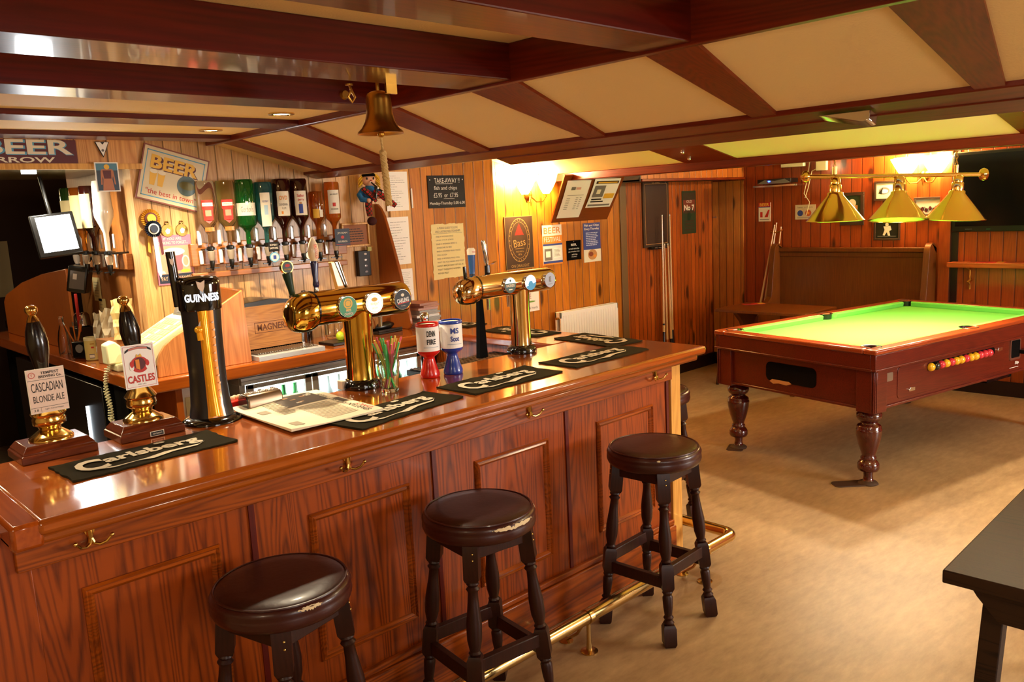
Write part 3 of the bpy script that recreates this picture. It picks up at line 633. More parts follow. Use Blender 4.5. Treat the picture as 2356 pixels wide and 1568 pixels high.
m2=[]; y=f(.003)
r=random.Random(5); P=[]
for k in range(15): P.append((-.135+.27*k/14,.172+r.uniform(-.002,.007)))
for k in range(16): P.append((.135+r.uniform(-.006,.006),.172-.344*k/15))
for k in range(15): P.append((.135-.27*k/14,-.172+r.uniform(-.007,.002)))
for k in range(16): P.append((-.135+r.uniform(-.006,.006),-.172+.344*k/15))
m.poly(P,PARCH,-.0034)
m.text('A MANS GUIDE TO LOVE',0,.15,.17,.014,GREYINK,y-.0006); m.text('AND LASTING RELATIONSHIPS',0,.128,.21,.014,GREYINK,y-.0006); m.rect(-.12,.12,.114,.116,GREYINK,y-.0006)
for i,t_ in enumerate(('FIND A WOMAN WHO','LIKES YOUR JOKES','FIND A WOMAN WHO IS','AWESOME IN BED','FIND A WOMAN WHO MAKES','YOU LAUGH','FIND A WOMAN WHO WILL','WAIT ON YOU HAND AND FOOT','MOST IMPORTANT OF ALL IS','THAT THESE FIVE WOMEN','NEVER MEET')):
    m.text(t_,-.10+.0045*len(t_),.096-.0235*i,.009*len(t_),.010,GREYINK if i<8 else DKBROWN,y-.0006)
fin()
m,fin=sign('oval_sign','dark sign with gold oval and red triangle beneath the wall lamp','sign',(4.62,4.75,1.427),.31,.415,th=.008,mt=DKBROWN)
y=f(.008); GLD=flat('gold_print','#a8854c',.4)
m.ring(0,.02,.118,.005,GLD,y,40,.172); m.ring(0,.02,.095,.003,GLD,y,40,.145); m.poly([(-.05,.06),(.05,.06),(0,.152)],REDINK,y); m.text('Bass',0,.0,.13,.06,GLD,y,shear=0,rot=.12); m.rect(-.05,.05,-.048,-.045,GLD,y); m.text('TRADE MARK No.',0,-.07,.09,.012,GLD,y); m.text('1876',0,-.093,.04,.014,GLD,y); m.text('ON DRAUGHT',0,-.182,.2,.022,GLD,y)
for k in range(26):
    a_=2*PI*k/26; m.rect(.107*math.cos(a_)-.003,.107*math.cos(a_)+.003,.02+.159*math.sin(a_)-.004,.02+.159*math.sin(a_)+.004,GLD,y)
m.rect(-.155,.155,.2035,.2075,GLD,y); m.rect(-.155,.155,-.2075,-.2035,GLD,y); m.rect(-.155,-.151,-.2,.2,GLD,y); m.rect(.151,.155,-.2,.2,GLD,y); fin()
m,fin=sign('poster','beer festival poster in white, orange and blue left of the small black plaque','poster',(5.005,4.75,1.385),.23,.325,th=.003)
y=f(.003); m.text('BEER',0,.118,.2,.05,ORG,y); m.rect(-.115,.115,.01,.075,ORG,y); m.text('FESTIVAL',0,.045,.2,.04,PAPER,y-.0005); m.rect(-.115,.115,-.14,.01,flat('pale_print','#dfe0e4',.5),y); m.rect(-.115,.115,-.005,.01,BLUEINK,y-.0005); m.rect(-.115,.115,-.15,-.132,BLUEINK,y-.0005); m.rect(-.10,-.01,-.125,-.03,GREYINK,y-.0006); m.rect(-.085,-.03,-.10,-.05,PAPER,y-.0009)
m.rect(.01,.1,-.11,-.03,PAPER,y-.0006); m.rect(-.115,.115,-.1625,-.15,ORG,y); lines(m,.015,.09,-.035,-.1,6,GREYINK,y-.0009,3); fin()
m,fin=sign('plaque','small black plaque with white writing between two posters','plaque',(5.262,4.75,1.323),.178,.165,th=.006,mt=BLACKM)
y=f(.006); m.text('BEER,',0,.045,.07,.022,PAPER,y,bold=.01); m.text('so much more than',0,.014,.13,.014,PAPER,y); m.text('just a breakfast drink',0,-.012,.14,.013,PAPER,y); m.text('- and it has',0,-.035,.08,.012,PAPER,y); m.text('only one L',0,-.055,.07,.012,PAPER,y); m.disc(0,.072,.004,STEEL,y); fin()
m,fin=sign('poster','tall blue quiz night poster with food photo, right of the black plaque','poster',(5.503,4.75,1.374),.225,.335,th=.003,mt=BLUEINK)
y=f(.003); m.text('Fish and Chips',0,.145,.19,.024,PAPER,y,bold=.01); m.text('Every Thursday',0,.115,.19,.024,PAPER,y,bold=.01); lines(m,-.08,.08,.09,-.03,8,flat('pale_blue_print','#b9c4e6',.5),y,2,th=.5); m.rect(-.1125,.1125,-.1675,-.06,OFFW,y); m.disc(0,-.105,.06,TAN,y-.0004,r2=.045); m.disc(-.02,-.10,.03,flat('food_brown','#8a3c20',.5),y-.0007,r2=.02); m.disc(.03,-.12,.02,ORG,y-.0008,r2=.014); fin()
m,fin=sign('notice','small white wine-and-friends sign low on the pine wall behind the second tap','sign',(4.71,4.75,.945),.21,.16,th=.006)
y=f(.006); m.text('WINE',-.03,.045,.09,.04,flat('dusty_rose','#a8736a',.6),y); m.disc(.0,.0,.06,flat('leaf_green','#6f9a3c',.6),y,r2=.007); m.text('drinks & friends',0,-.05,.17,.022,GREYINK,y); fin()
# slanting board hung under the low beam with two sheets
m=MB(); bl=[(4.986,4.735,1.565),(5.70,4.735,1.565),(5.58,4.42,1.935),(4.83,4.42,1.93)]
n_=Vector((0,-.76,-.65)).normalized()
def onb(u,v_,o=0): 
    a=Vector(bl[0]).lerp(Vector(bl[1]),u); b=Vector(bl[3]).lerp(Vector(bl[2]),u); p=a.lerp(b,v_); return tuple(p+n_*o)
v=[onb(0,0),onb(1,0),onb(1,1),onb(0,1)]+[onb(0,0,-.012),onb(1,0,-.012),onb(1,1,-.012),onb(0,1,-.012)]
m.add(v,[(0,1,2,3),(4,7,6,5),(0,4,5,1),(1,5,6,2),(2,6,7,3),(3,7,4,0)],wood('brown_board','#6e3410','#8f4a1a','x',1,.45,.15,.6,rings=.2)); o=m.build('notice_board',smooth=False); tag(o,'brown board sloping out from the wall with two sheets pinned on it','notice board')
def sheet(u0,u1,v0,v1,label,deco,s_=.0):
    m=MB(); N=8; v=[]
    for i in range(N+1):
        vv=v0+(v1-v0)*i/N; o_=.004+.012*math.sin(PI*i/N*.9)*(1 if s_ else .5)
        v+=[onb(u0+s_*(1-i/N),vv,o_),onb(u1+s_*(1-i/N),vv,o_)]
    m.add(v,[(2*i,2*i+1,2*i+3,2*i+2) for i in range(N)],PAPER)
    def R(a,b,c_,d_,mt,e=.002):
        N2=4; v=[]
        for i in range(N2+1):
            w_=c_+(d_-c_)*i/N2; vv=v0+(v1-v0)*w_; o_=.004+.012*math.sin(PI*w_*.9)*(1 if s_ else .5)+e
            v.extend([onb(u0+s_*(1-w_)+(u1-u0)*a,vv,o_),onb(u0+s_*(1-w_)+(u1-u0)*b,vv,o_)])
        m.add(v,[(2*i,2*i+1,2*i+3,2*i+2) for i in range(N2)],mt)
    deco(R); o=m.build('notice',smooth=False); o.modifiers.new('solid','SOLIDIFY').thickness=.0006; tag(o,label,'notice')
def d1(R):
    R(.25,.42,.76,.84,GREYINK); R(.45,.65,.77,.83,flat('pale_pink_ink','#e0a8a0',.6)); R(.15,.85,.62,.63,GREYINK)
    for i in range(7): R(.15,.30,.55-.05*i,.56-.05*i,GREYINK); R(.55,.65,.55-.05*i,.56-.05*i,GREYINK); R(.72,.8,.55-.05*i,.56-.05*i,GREYINK)
def d2_(R): R(.08,.95,.84,.93,DKBROWN); R(.15,.9,.86,.90,YEL,.003); R(.08,.5,.38,.78,GREYINK); R(.2,.35,.5,.65,OFFW,.003); R(.55,.95,.33,.5,YEL); R(.1,.5,.28,.33,INK); R(.1,.6,.2,.24,INK); R(.05,.93,.06,.12,GREYINK)
sheet(.06,.44,.10,.90,'long white fixture sheet curling on the sloping brown board',d1,.0)
sheet(.50,.94,.30,.92,'printed flyer with grey photo and yellow box on the sloping brown board',d2_)
# scoreboard with cue clip
sb=thing('scoreboard','tall framed blackboard on the wall behind the upright cues','blackboard',(6.417,4.75,1.58))
m=MB(); m.box(-.2,.2,-.018,0,-.305,.305,DKBROWN).box(-.165,.165,-.02,-.0178,-.27,.27,flat('worn_slate','#3b2a22',.35)); m.ring(0,0,.175,.004,TAN,-.0206,4,.0) if 0 else None
for x in (-.172,.168): m.rect(x,x+.004,-.275,.275,TAN,-.0186)
for z in (-.279,.275): m.rect(-.172,.172,z,z+.004,TAN,-.0186)
m.text('SCORE',0,.287,.12,.014,TAN,-.0186); m.disc(.15,.29,.01,STEEL,-.019); m.build('board',sb,smooth=False)
m=MB(); m.box(-.13,.13,-.05,-.02,-.325,-.30,BLACK)
for x in (-.09,-.03,.03,.09): m.tube([(x-.012,-.05,-.31),(x-.014,-.075,-.31),(x,-.085,-.31),(x+.014,-.075,-.31),(x+.012,-.05,-.31)],.003,CHROME)
m.build('cue_clip',sb)
CUEW=flat('ash_cue_shaft','#d8b07c',.3,coat=.4); CUEB=flat('black_cue_butt','#120c0a',.25,coat=.5); CUEO=flat('orange_cue_butt','#a85418',.3,coat=.4); CUET=flat('cue_ferrule','#e8e0cc',.4)
def cue(label,base,tip,butt=CUEB,grp='pool cues in the wall clip',band=None):
    b_=Vector(base); t_=Vector(tip); m=MB()
    m.lathe_to(b_.lerp(t_,.30),t_.lerp(b_,.01),[(.0125,0),(.0055,1)],CUEW,10); q=m
    m.lathe_to(t_.lerp(b_,.01),t_,[(.0055,0),(.0052,1)],CUET,10)
    m.lathe_to(b_,b_.lerp(t_,.30),[(.0135,0),(.0145,.02),(.0125,1)],butt,10)
    if band: m.lathe_to(b_.lerp(t_,band),b_.lerp(t_,band+.01),[(.0125,0),(.0125,1)],BLACK,10)
    o=m.build('pool_cue'); return tag(o,label,'pool cue',grp)
cue('leftmost cue in the wall clip, pale shaft rising over the blackboard',(6.40,4.665,.0),(6.425,4.675,1.57),CUEB,band=.34)
cue('second cue from the left in the wall clip, with plain orange-brown butt',(6.46,4.665,0),(6.455,4.675,1.30),CUEO)
cue('third cue in the wall clip, short with black butt',(6.52,4.66,0),(6.50,4.67,1.30),CUEB)
cue('rightmost cue in the wall clip, tall pale shaft and thick black butt',(6.545,4.665,0),(6.545,4.675,1.57),CUEB)
for i,(b_,t_,lb) in enumerate((((7.05,4.16,0),(7.36,4.045,1.42),'left cue of the trio leaning in the corner by the settle'),((7.12,4.13,0),(7.37,4.03,1.44),'middle cue of the trio leaning by the settle'),((7.20,4.065,0),(7.372,3.985,1.40),'right cue of the trio, half behind the settle end'))):
    cue(lb,b_,t_,CUEW if i==0 else CUEO,'cues leaning by the settle')
m=MB(); m.tube([(7.375,4.09,1.365),(7.35,4.08,1.35),(7.345,4.03,1.345),(7.35,3.98,1.36),(7.375,3.975,1.37)],.006,BRASSD); m.cyl((7.36,4.06,1.34),(7.4,4.06,1.34),.006,BRASSD); tag(m.build('cue_hook'),'small brass hook holding the leaning cues','hook')
m,fin=sign('sign','tall green and brown sign reading OLD No 7 on the red pine wall','sign',(6.97,4.75,1.575),.235,.415,th=.004,mt=flat('dark_green_print','#24341a',.5))
y=f(.004); m.rect(-.1,.1,-.01,.19,flat('green_brown_print','#3c2c1a',.5),y); m.poly([(-.1,.12),(.1,.12),(.1,.0),(0,.06),(-.1,.0)],flat('rust_print','#7a3420',.5),y-.0004); m.text('OLD',0,.105,.09,.026,OFFW,y-.0008); m.text('No 7',0,.045,.17,.055,OFFW,y-.0008,bold=.03); m.disc(0,-.04,.03,DKGRN,y-.0005,r2=.04)
for i in range(4): m.rect(-.08,.08,-.09-.028*i,-.078-.028*i,DKBROWN,y-.0004)
fin()
# right-wall pictures (rz=-90: facing -x)
RW=-PI/2
m,fin=sign('sign','small BEER sign with red header on the pine wall left of the leaning cues','sign',(7.4,4.172,1.543),.125,.18,RW,.006,OFFW); y=f(.006)
m.rect(-.0625,.0625,.05,.09,REDINK,y); m.text('BEER',0,.07,.1,.028,YEL,y-.0004,bold=.02); m.rect(-.0625,.0625,.044,.05,BLUEINK,y); m.rect(-.045,-.02,-.05,-.0,REDINK,y); m.poly([(.0,-.05),(.04,.02),(.055,.02),(.035,-.05)],REDINK,y); m.rect(-.05,.05,-.075,-.068,GREYINK,y); fin()
m,fin=sign('sign','pale little sign with a blue and a red disc beside the left brass shade','sign',(7.4,3.755,1.53),.2,.135,RW,.004,flat('grey_cream_print','#cbb898',.6)); y=f(.004)
m.text('beer o\'clock',0,.045,.15,.018,GREYINK,y); m.disc(-.05,-.01,.028,BLUEINK,y); m.disc(.03,-.01,.03,flat('red_orange_print','#b8502c',.5),y); m.disc(.03,-.01,.012,ORG,y-.0004); m.rect(-.08,.08,-.055,-.05,GREYINK,y); fin()
def framed(label,loc,w,h,fm,fw,bgm,deco,rz=RW,cat='picture'):
    t=thing('picture',label,cat,loc,rz); m=MB()
    m.box(-w/2,w/2,-.018,0,h/2-fw,h/2,fm).box(-w/2,w/2,-.018,0,-h/2,-h/2+fw,fm).box(-w/2,-w/2+fw,-.018,0,-h/2+fw,h/2-fw,fm).box(w/2-fw,w/2,-.018,0,-h/2+fw,h/2-fw,fm); m.build('frame',t,bevel=.002)
    m=MB(); m.box(-w/2+fw,w/2-fw,-.008,-.002,-h/2+fw,h/2-fw,bgm); deco(m,-.0088); m.build('picture_print',t,smooth=False); return t
def fd1(m,y): m.rect(-.05,.05,-.10,.03,TAN,y); m.disc(0,.05,.035,OFFW,y-.0004); m.rect(-.03,.03,-.10,.02,OFFW,y-.0004)
framed('dark-framed colour picture half hidden behind the left brass shade',(7.4,3.31,1.545),.215,.29,DKBROWN,.03,flat('leafy_green_photo','#31401e',.5),fd1)
def fd2(m,y): m.disc(-.01,0,.045,GREYINK,y,r2=.03); m.disc(-.005,-.005,.03,PAPER,y-.0004,r2=.018); m.poly([(-.06,-.02),(-.02,.03),(-.03,-.03)],INK,y-.0006)
framed('white-mounted sketch in a dark frame behind the middle brass shade',(7.4,3.02,1.69),.19,.17,DKBROWN,.018,OFFW,fd2)
def fd3(m,y):
    r=random.Random(3)
    for k in range(14): x=-.10+.2*k/13; m.disc(x,-.02+r.uniform(-.01,.01),.012,MAROON if k%2 else GREYINK,y,r2=.018)
framed('wide pale team photograph in a dark frame between the brass shades',(7.4,2.655,1.54),.25,.16,DKBROWN,.018,flat('pale_photo','#c9b9ae',.5),fd3)
def fd4(m,y): m.disc(0,.035,.014,OFFW,y,r2=.018); m.poly([(-.03,.02),(.03,.025),(.04,-.01),(.02,-.02),(.03,-.06),(.01,-.06),(0,-.03),(-.02,-.06),(-.035,-.055),(-.02,-.01)],OFFW,y); m.rect(-.08,.08,-.068,-.062,GREYINK,y)
framed('dark framed picture of a pale running figure below the middle shade',(7.4,3.0,1.363),.225,.2,DKBROWN,.016,flat('very_dark_green','#171a12',.4),fd4)
# router on shelf, white boxes, cable
rt=thing('network_router','black router with a blue light on a small shelf high on the right wall','router',(7.4,4.18,1.795),RW)
m=MB(); m.box(.02,.36,-.16,-.02,.014,.055,BLACK).prism([(.02,.014),(.07,.01),(.3,.01),(.36,.014),(.30,.05),(.2,.035),(.1,.05)],-.163,-.158,'y',GREYINK); m.build('body',rt,bevel=.006)
m=MB(); m.box(.135,.155,-.166,-.163,.028,.038,flat('blue_led','#1030ff',.5,emit='#2050ff',es=20)); m.build('status_light',rt)
m=MB(); m.box(0,.42,-.17,0,-.008,.008,CHROME); tag(place(m.build('router_shelf'),(7.4,4.2,1.785),RW),'thin pale shelf carrying the router','shelf')
m=MB(); m.box(0,.225,-.06,0,0,.085,CREAMP); tag(place(m.build('junction_box',bevel=.005),(7.4,3.975,1.95),RW),'longer of two cream boxes high on the right wall','junction box')
m=MB(); m.box(0,.10,-.04,0,0,.10,CREAMP); tag(place(m.build('junction_box',bevel=.005),(7.4,3.64,1.90),RW),'small square cream box beside the lamp chain','junction box')
m=MB(); m.tube([(7.385,3.70,2.05),(7.37,3.72,1.85),(7.36,3.75,1.7),(7.37,3.70,1.62),(7.385,3.74,1.5)],.003,CREAMP,6); m.tube([(7.39,3.62,1.93),(7.37,3.68,1.9),(7.38,3.72,1.75),(7.38,3.75,1.66)],.003,CREAMP,6); tag(m.build('cable'),'cream cable trailing down the right wall from the small box','cable')
# radiator
rd=thing('radiator','white panel radiator under the posters on the pine wall','radiator',(4.96,4.745,0))
m=MB(); m.box(0,.745,-.10,-.085,.20,.83,WHITE)
for k in range(22): m.box(.03+k*.032,.045+k*.032,-.104,-.1,.23,.80,WHITE)
m.build('panel',rd,bevel=.003); m=MB(); m.box(.0,.745,-.05,-.035,.20,.83,WHITE).box(.0,.012,-.1,-.035,.78,.83,WHITE).box(.733,.745,-.1,-.035,.78,.83,WHITE).box(.02,.725,-.085,-.05,.80,.812,STEEL); m.build('rear_panel',rd,bevel=.002)
m=MB(); m.cyl((.02,-.07,.78),(-.025,-.07,.78),.01,BRASSD).cyl((.02,-.07,.24),(-.04,-.07,.24),.008,BRASSD).cyl((-.04,-.07,.24),(-.04,-.07,0),.008,WHITE).box(.1,.13,-.035,-.002,.6,.65,WHITE).box(.6,.63,-.035,-.002,.6,.65,WHITE); m.build('valve',rd)
# fixtures of the unseen lamps added over the front room
DIFF=flat('lit_diffuser','#fff4dc',.5,emit='#ffdca0',es=5)
for i,(x,y_) in enumerate(ADDED_LAMPS):
    z_=zc if x<1.9 else 2.06
    if 2.6<x<5: z_=2.42-(x-2.6)*.2013
    t=thing('unseen_ceiling_lamp','added unseen ceiling lamp, number %s from the left of the front room'%('one','two','three','four')[i],'ceiling lamp',(x,y_,z_)); m=MB(); m.lathe([(.13,0),(.13,-.02),(.12,-.03)],BRASS,n=28); m.build('base',t)
    m=MB(); m.lathe([(.12,-.03),(.11,-.06),(.07,-.085),(.0,-.095)],DIFF,n=28,cap=False); m.build('diffuser',t)
# ================================================================ BACK BAR
bb=thing('back_counter','L-shaped back counter in orange-brown timber below the optics','counter',(0,0,0))
MB().box(1.27,2.918,3.70,4.195,.965,1.025,TOPX).build('worktop',bb,bevel=.008)
MB().box(1.27,1.50,4.195,6.7,.965,1.0248,TOPY).build('side_worktop',bb,bevel=.006)
MB().box(1.30,2.918,4.02,4.19,0,.965,BLACKM).box(1.40,1.49,4.2,6.7,0,.965,BLACKM).build('carcass',bb)
for x in (1.42,2.88): MB().box(x,x+.03,3.74,4.02,0,.965,GABLE).build('support_panel',bb)
gp=MB(); P=[(3.93,1.0255),(4.19,1.0255),(4.19,1.76)]
crv=[(4.19,1.765),(4.165,1.762),(4.13,1.735),(4.10,1.69),(4.07,1.61),(4.03,1.50),(3.99,1.38),(3.955,1.25),(3.935,1.17),(3.915,1.10),(3.91,1.06),(3.925,1.035)]
gp.prism([(3.94,1.0255),(4.19,1.0255)]+crv,2.885,2.905,'x',GABLE); tag(gp.build('end_screen',bevel=.004),'tall reddish wooden end screen with a rounded top, below the doll','screen')
# fridges under the back counter
COOL=flat('cool_white_fridge_light','#ffffff',.5,emit='#e6f2fa',es=12)
fg=thing('bottle_fridge','long silver bottle fridge with lit glass doors under the back counter','fridge',(1.74,3.755,0))
ALU=flat('silver_fridge_trim','#b9b2a6',.35,.6)
m=MB(); m.box(0,1.13,.02,.25,.1,.12,ALU).box(0,1.13,.02,.25,.915,.955,ALU).box(0,.03,.02,.25,.12,.915,ALU).box(1.1,1.13,.02,.25,.12,.915,ALU).box(0,1.13,.235,.25,.12,.915,WHITE); m.box(0,1.13,-.005,.02,.918,.952,ALU).box(0,1.13,-.008,-.005,.932,.938,STEEL); m.build('casing',fg,bevel=.003)
for i in range(3):
    x0=.03+i*.357; m=MB(); 
    m.box(x0,x0+.035,0,.018,.12,.912,ALU).box(x0+.315,x0+.352,0,.018,.12,.912,ALU).box(x0,x0+.352,0,.018,.892,.912,ALU).box(x0,x0+.352,0,.018,.12,.16,ALU); dr=m.build('door',fg,bevel=.002)
    MB().box(x0+.035,x0+.315,.006,.01,.16,.892,flat('fridge_glass_%d'%i,'#eaf6ff',.03,trans=1,ior=1.05)).build('glass_pane',dr)
MB().box(.05,1.08,.20,.215,.895,.91,COOL).build('light_tube',fg)
MB().box(.035,1.095,.02,.235,.64,.645,STEEL).build('shelf',fg)
FB=[flat('dark_beer_glass','#2a1608',.1,coat=.4),flat('green_beer_glass','#1e4a20',.1,coat=.4),flat('clear_mixer','#cfd8d0',.15,coat=.5)]
bp_=[(.0,0),(.026,0),(.028,.01),(.028,.12),(.024,.145),(.012,.175),(.011,.215),(.013,.22),(.0,.222)]
names_=('brown','green','clear')
protoB=[]
for k in range(3):
    t=thing('beer_bottle','%s glass beer bottles standing in the lit fridge under the back counter'%names_[k],'bottle',(0,0,0),group='%s bottles in the fridge'%names_[k])
    m=MB(); m.lathe(bp_,FB[k],n=14,cap=False); m.build('glass',t); m=MB(); m.lathe([(.0287,.04),(.0287,.09)],(OFFW,YEL,BLUEINK)[k],n=14,cap=False); m.build('label',t); protoB.append(t)
used=[0]*3
for i in range(16):
    for row,zz in enumerate((.645,.12)):
        k=(i//3+row)%3; x=1.74+.075+i*.065
        if used[k]==0: protoB[k].location=(x,3.85,zz+.0005); used[k]=1
        else: dup(protoB[k],(x,3.85,zz+.0005))
light('AREA','fridge_light',(2.3,3.86,.905),30,(.85,.95,1),1.0,rot=(0,0,0),size_y=.03)
# small white appliance at the left under the counter
m=MB(); m.box(0,.16,0,.2,.60,.955,WHITE).box(.02,.14,-.004,0,.64,.9,CREAMP); ap=m.build('ice_maker',bevel=.008); place(ap,(1.47,3.82,0)); ap.data.transform(Matrix.Translation((0,0,-.6))); ap.location.z=.6; tag(ap,'small white appliance box tucked under the back counter by the fridge','appliance')
m=MB(); m.box(1.46,1.70,3.80,4.02,.55,.60,GABLE); m.build('low_shelf',bb)
# ---- servery unit behind the front bar with drip tray and mats
un=thing('underbar_unit','dark under-bar shelving behind the front counter','shelving',(0,0,0))
MB().box(.6,2.90,2.52,3.05,0,.93,BLACKM).build('shelving_body',un)
m=MB(); m.box(2.32,2.90,2.86,3.2,.93,.955,BLACK)
for k in range(24):
    x=2.33+k*.0235; m.box(x,x+.012,2.86,3.19,.955,.962,BLACK)
for k in range(9): m.box(2.33,2.89,2.87+k*.036,2.885+k*.036,.955,.961,BLACK)
m.build('drip_mat',un)
m=MB(); m.box(2.33,2.88,2.835,2.87,.93,.985,DKBROWN)
for k in range(16): m.box(2.335+k*.034,2.36+k*.034,2.83,2.836,.94,.98,flat('rack_brown','#5b4030',.5) if k==0 else MATS['rack_brown'])
m.build('rack',un)
# ---- till housing, till, phone
th=thing('till_housing','veneered till housing with sloping sides on the back counter','till housing',(0,0,0))
m=MB(); m.prism([(1.362,1.0255),(1.81,1.0255),(1.795,1.375),(1.66,1.305),(1.50,1.222),(1.445,1.195),(1.40,1.162),(1.376,1.13),(1.364,1.09)],3.755,3.773,'y',TILLW); m.build('side_panel',th,bevel=.002)
m=MB(); m.prism([(3.775,1.0255),(4.17,1.0255),(4.17,1.385),(3.775,1.375)],1.79,1.808,'x',GABLE); m.build('end_panel',th,bevel=.002)
tl=thing('cash_register','cream cash register with a sloping keyboard beside the till housing','cash register',(0,0,0))
m=MB(); m.prism([(1.31,1.075),(1.31,1.115),(1.335,1.155),(1.54,1.265),(1.66,1.305),(1.76,1.305),(1.76,1.075)],3.785,4.06,'y',CREAMP).box(1.315,1.76,3.787,4.055,1.0257,1.075,GREYINK); m.build('body',tl,bevel=.006)
dz=(1.225-1.145)/(.18); nn=Vector((-dz,0,1)).normalized()
m=MB(); v=[(1.345,3.80,1.1625),(1.53,3.80,1.2615),(1.53,4.04,1.2615),(1.345,4.04,1.1625)]; m.add(v,[(0,1,2,3)],flat('yellow_keyboard_cover','#e6dc80',.45))
for i in range(5):
    for j in range(7):
        x=1.355+i*.034; y=3.805+j*.033; z=1.1625+(x-1.345)*.535
        m.add([(x,y,z+.002),(x+.026,y,z+.0159),(x+.026,y+.027,z+.0159),(x,y+.027,z+.002)],[(0,1,2,3)],MATS['yellow_keyboard_cover'] if (i+j)%5 else OFFW)
m.build('keyboard',tl,smooth=False)
m=MB(); m.prism([(1.56,1.27),(1.60,1.355),(1.64,1.355),(1.67,1.305)],3.82,4.03,'y',BLACK); m.add([(1.565,3.85,1.285),(1.5955,3.85,1.349),(1.5955,3.99,1.349),(1.565,3.99,1.285)],[(0,1,2,3)],GREYINK,Matrix.Translation((-.001,0,0))); m.build('display',tl)
ph=thing('telephone','cream corded telephone at the corner of the back counter','telephone',(1.325,4.145,1.0255))
m=MB(); m.box(-.03,.06,-.06,.07,0,.035,CREAMP).prism([(-.06,.035),(-.06,.13),(-.02,.145),(.01,.115),(.01,.035)],-.03,.045,'y',CREAMP); m.build('handset_base',ph,bevel=.008)
def coil(path,R,turns,r,mt,name,parent):
    P=[Vector(p) for p in path]; L_=[0]
    for a,b in zip(P,P[1:]): L_.append(L_[-1]+(b-a).length)
    N=turns*9; pts=[]
    for i in range(N+1):
        s_=L_[-1]*i/N; k=0
        while k<len(P)-2 and L_[k+1]<s_: k+=1
        t=(s_-L_[k])/max(1e-6,L_[k+1]-L_[k]); c_=P[k].lerp(P[k+1],t); d_=(P[k+1]-P[k]).normalized(); u=d_.orthogonal().normalized(); w_=d_.cross(u); a=2*PI*turns*i/N
        pts.append(c_+(u*math.cos(a)+w_*math.sin(a))*R)
    m=MB(); m.tube(pts,r,mt,5); return m.build(name,parent)
coil([(-.04,-.02,.06),(-.055,.03,-.02),(-.06,.06,-.10),(-.055,.04,-.18),(-.055,.06,-.235),(-.055,.02,-.245),(-.056,.02,-.16),(-.058,.05,-.05),(-.05,.03,.02)],.0075,46,.0028,CREAMP,'coiled_cord',ph)
# tilted wood-fronted crate (beer-mat bin) with steel drip tray
mg=thing('display_crate','wooden-fronted display crate with steel corner and branded plank face','crate',(0,0,0))
CRW=wood('crate_face_timber','#6a3a14','#b57a3a','x',1.6,.4,.2,.9,rings=.4)
m=MB(); m.box(1.835,2.165,3.90,3.915,1.06,1.275,CRW); FIRE=flat('branded_scorch','#5a2e14',.6); m.text('MAGNERS',2.01,1.165,.17,.034,FIRE,y=3.8992,bold=.02)
for a,b,c_,d_ in ((1.91,2.11,1.19,1.1925),(1.91,2.11,1.137,1.1395),(1.91,1.9125,1.137,1.1925),(2.1075,2.11,1.137,1.1925)): m.rect(a,b,c_,d_,FIRE,3.8992)
m.build('front_face',mg,smooth=False)
m=MB(); m.box(1.83,2.18,3.915,4.12,1.04,1.27,BLACKM).prism([(1.82,1.27),(2.18,1.27),(2.13,1.29),(2.01,1.305),(1.88,1.295)],3.91,4.13,'y',BLACK).box(2.165,2.18,3.893,3.92,1.04,1.28,CHROME); m.build('casing',mg,bevel=.002)
m=MB(); m.box(1.825,2.19,3.71,3.895,1.0256,1.05,flat('tray_steel','#dcdad6',.22,.5)).box(1.84,2.175,3.75,3.885,1.05,1.053,STEEL)
for k in range(25): m.box(1.845+k*.013,1.850+k*.013,3.76,3.88,1.053,1.058,STEEL)
m.build('drip_tray',mg,bevel=.003)
# fruit board
m=MB(); m.box(-.11,.11,-.07,.07,0,.016,BLACK); tag(place(m.build('chopping_board',bevel=.003),(2.39,3.86,1.0255),.05),'black chopping board on the back counter behind the first tap','chopping board')
m=MB(); m.lathe([(.0,-.026),(.004,-.025),(.016,-.019),(.023,-.006),(.023,.006),(.016,.019),(.004,.026),(.0,.028)],flat('lime_skin','#a8b820',.4),n=18); tag(place(m.build('lime'),(2.37,3.85,1.0645)),'yellow-green lime on the black chopping board','fruit')
m=MB(); m.sphere((0,0,0),.03,flat('orange_skin','#d07818',.5),14); tag(place(m.build('orange'),(2.43,3.89,1.0715)),'orange beside the lime on the black chopping board','fruit')
CLG=flat('clear_glass','#ffffff',.01,trans=1,ior=1.45)
def vessel(name,label,prof,loc,mt=CLG,cat='glassware',group=None,n=24):
    m=MB(); m.lathe(prof,mt,n=n,cap=False); return tag(place(m.build(name,angle=60),loc),label,cat,group)
dec=[(.0,0),(.05,.0),(.06,.02),(.055,.05),(.03,.09),(.014,.12),(.013,.17),(.018,.175),(.0135,.176),(.010,.17),(.011,.12),(.027,.088),(.051,.05),(.056,.022),(.048,.006),(0,.005)]
vessel('decanter','clear round-bellied decanter behind the first tap, nearer the crate',[(r*.8,z*1.15) for r,z in dec],(2.47,4.08,1.0256))
vessel('decanter','clear conical decanter against the end screen behind the wooden tap handle',[(r*1.1,z*1.35) for r,z in dec],(2.66,4.05,1.0256))
vessel('glass_jug','clear glass jug between the two decanters on the back counter',[(0,0),(.038,0),(.042,.02),(.038,.12),(.042,.17),(.039,.17),(.035,.12),(.038,.022),(.034,.005),(0,.005)],(2.565,4.09,1.0256))
as_=thing('ashtray','shallow black tray holding a dark folded item beside the end screen','tray',(2.74,3.96,1.0256),.1)
m=MB(); m.box(-.09,.09,-.05,.05,0,.012,BLACK).box(-.09,.09,-.05,-.045,.012,.025,BLACK).box(-.09,.09,.045,.05,.012,.025,BLACK); m.build('tray_body',as_,bevel=.003)
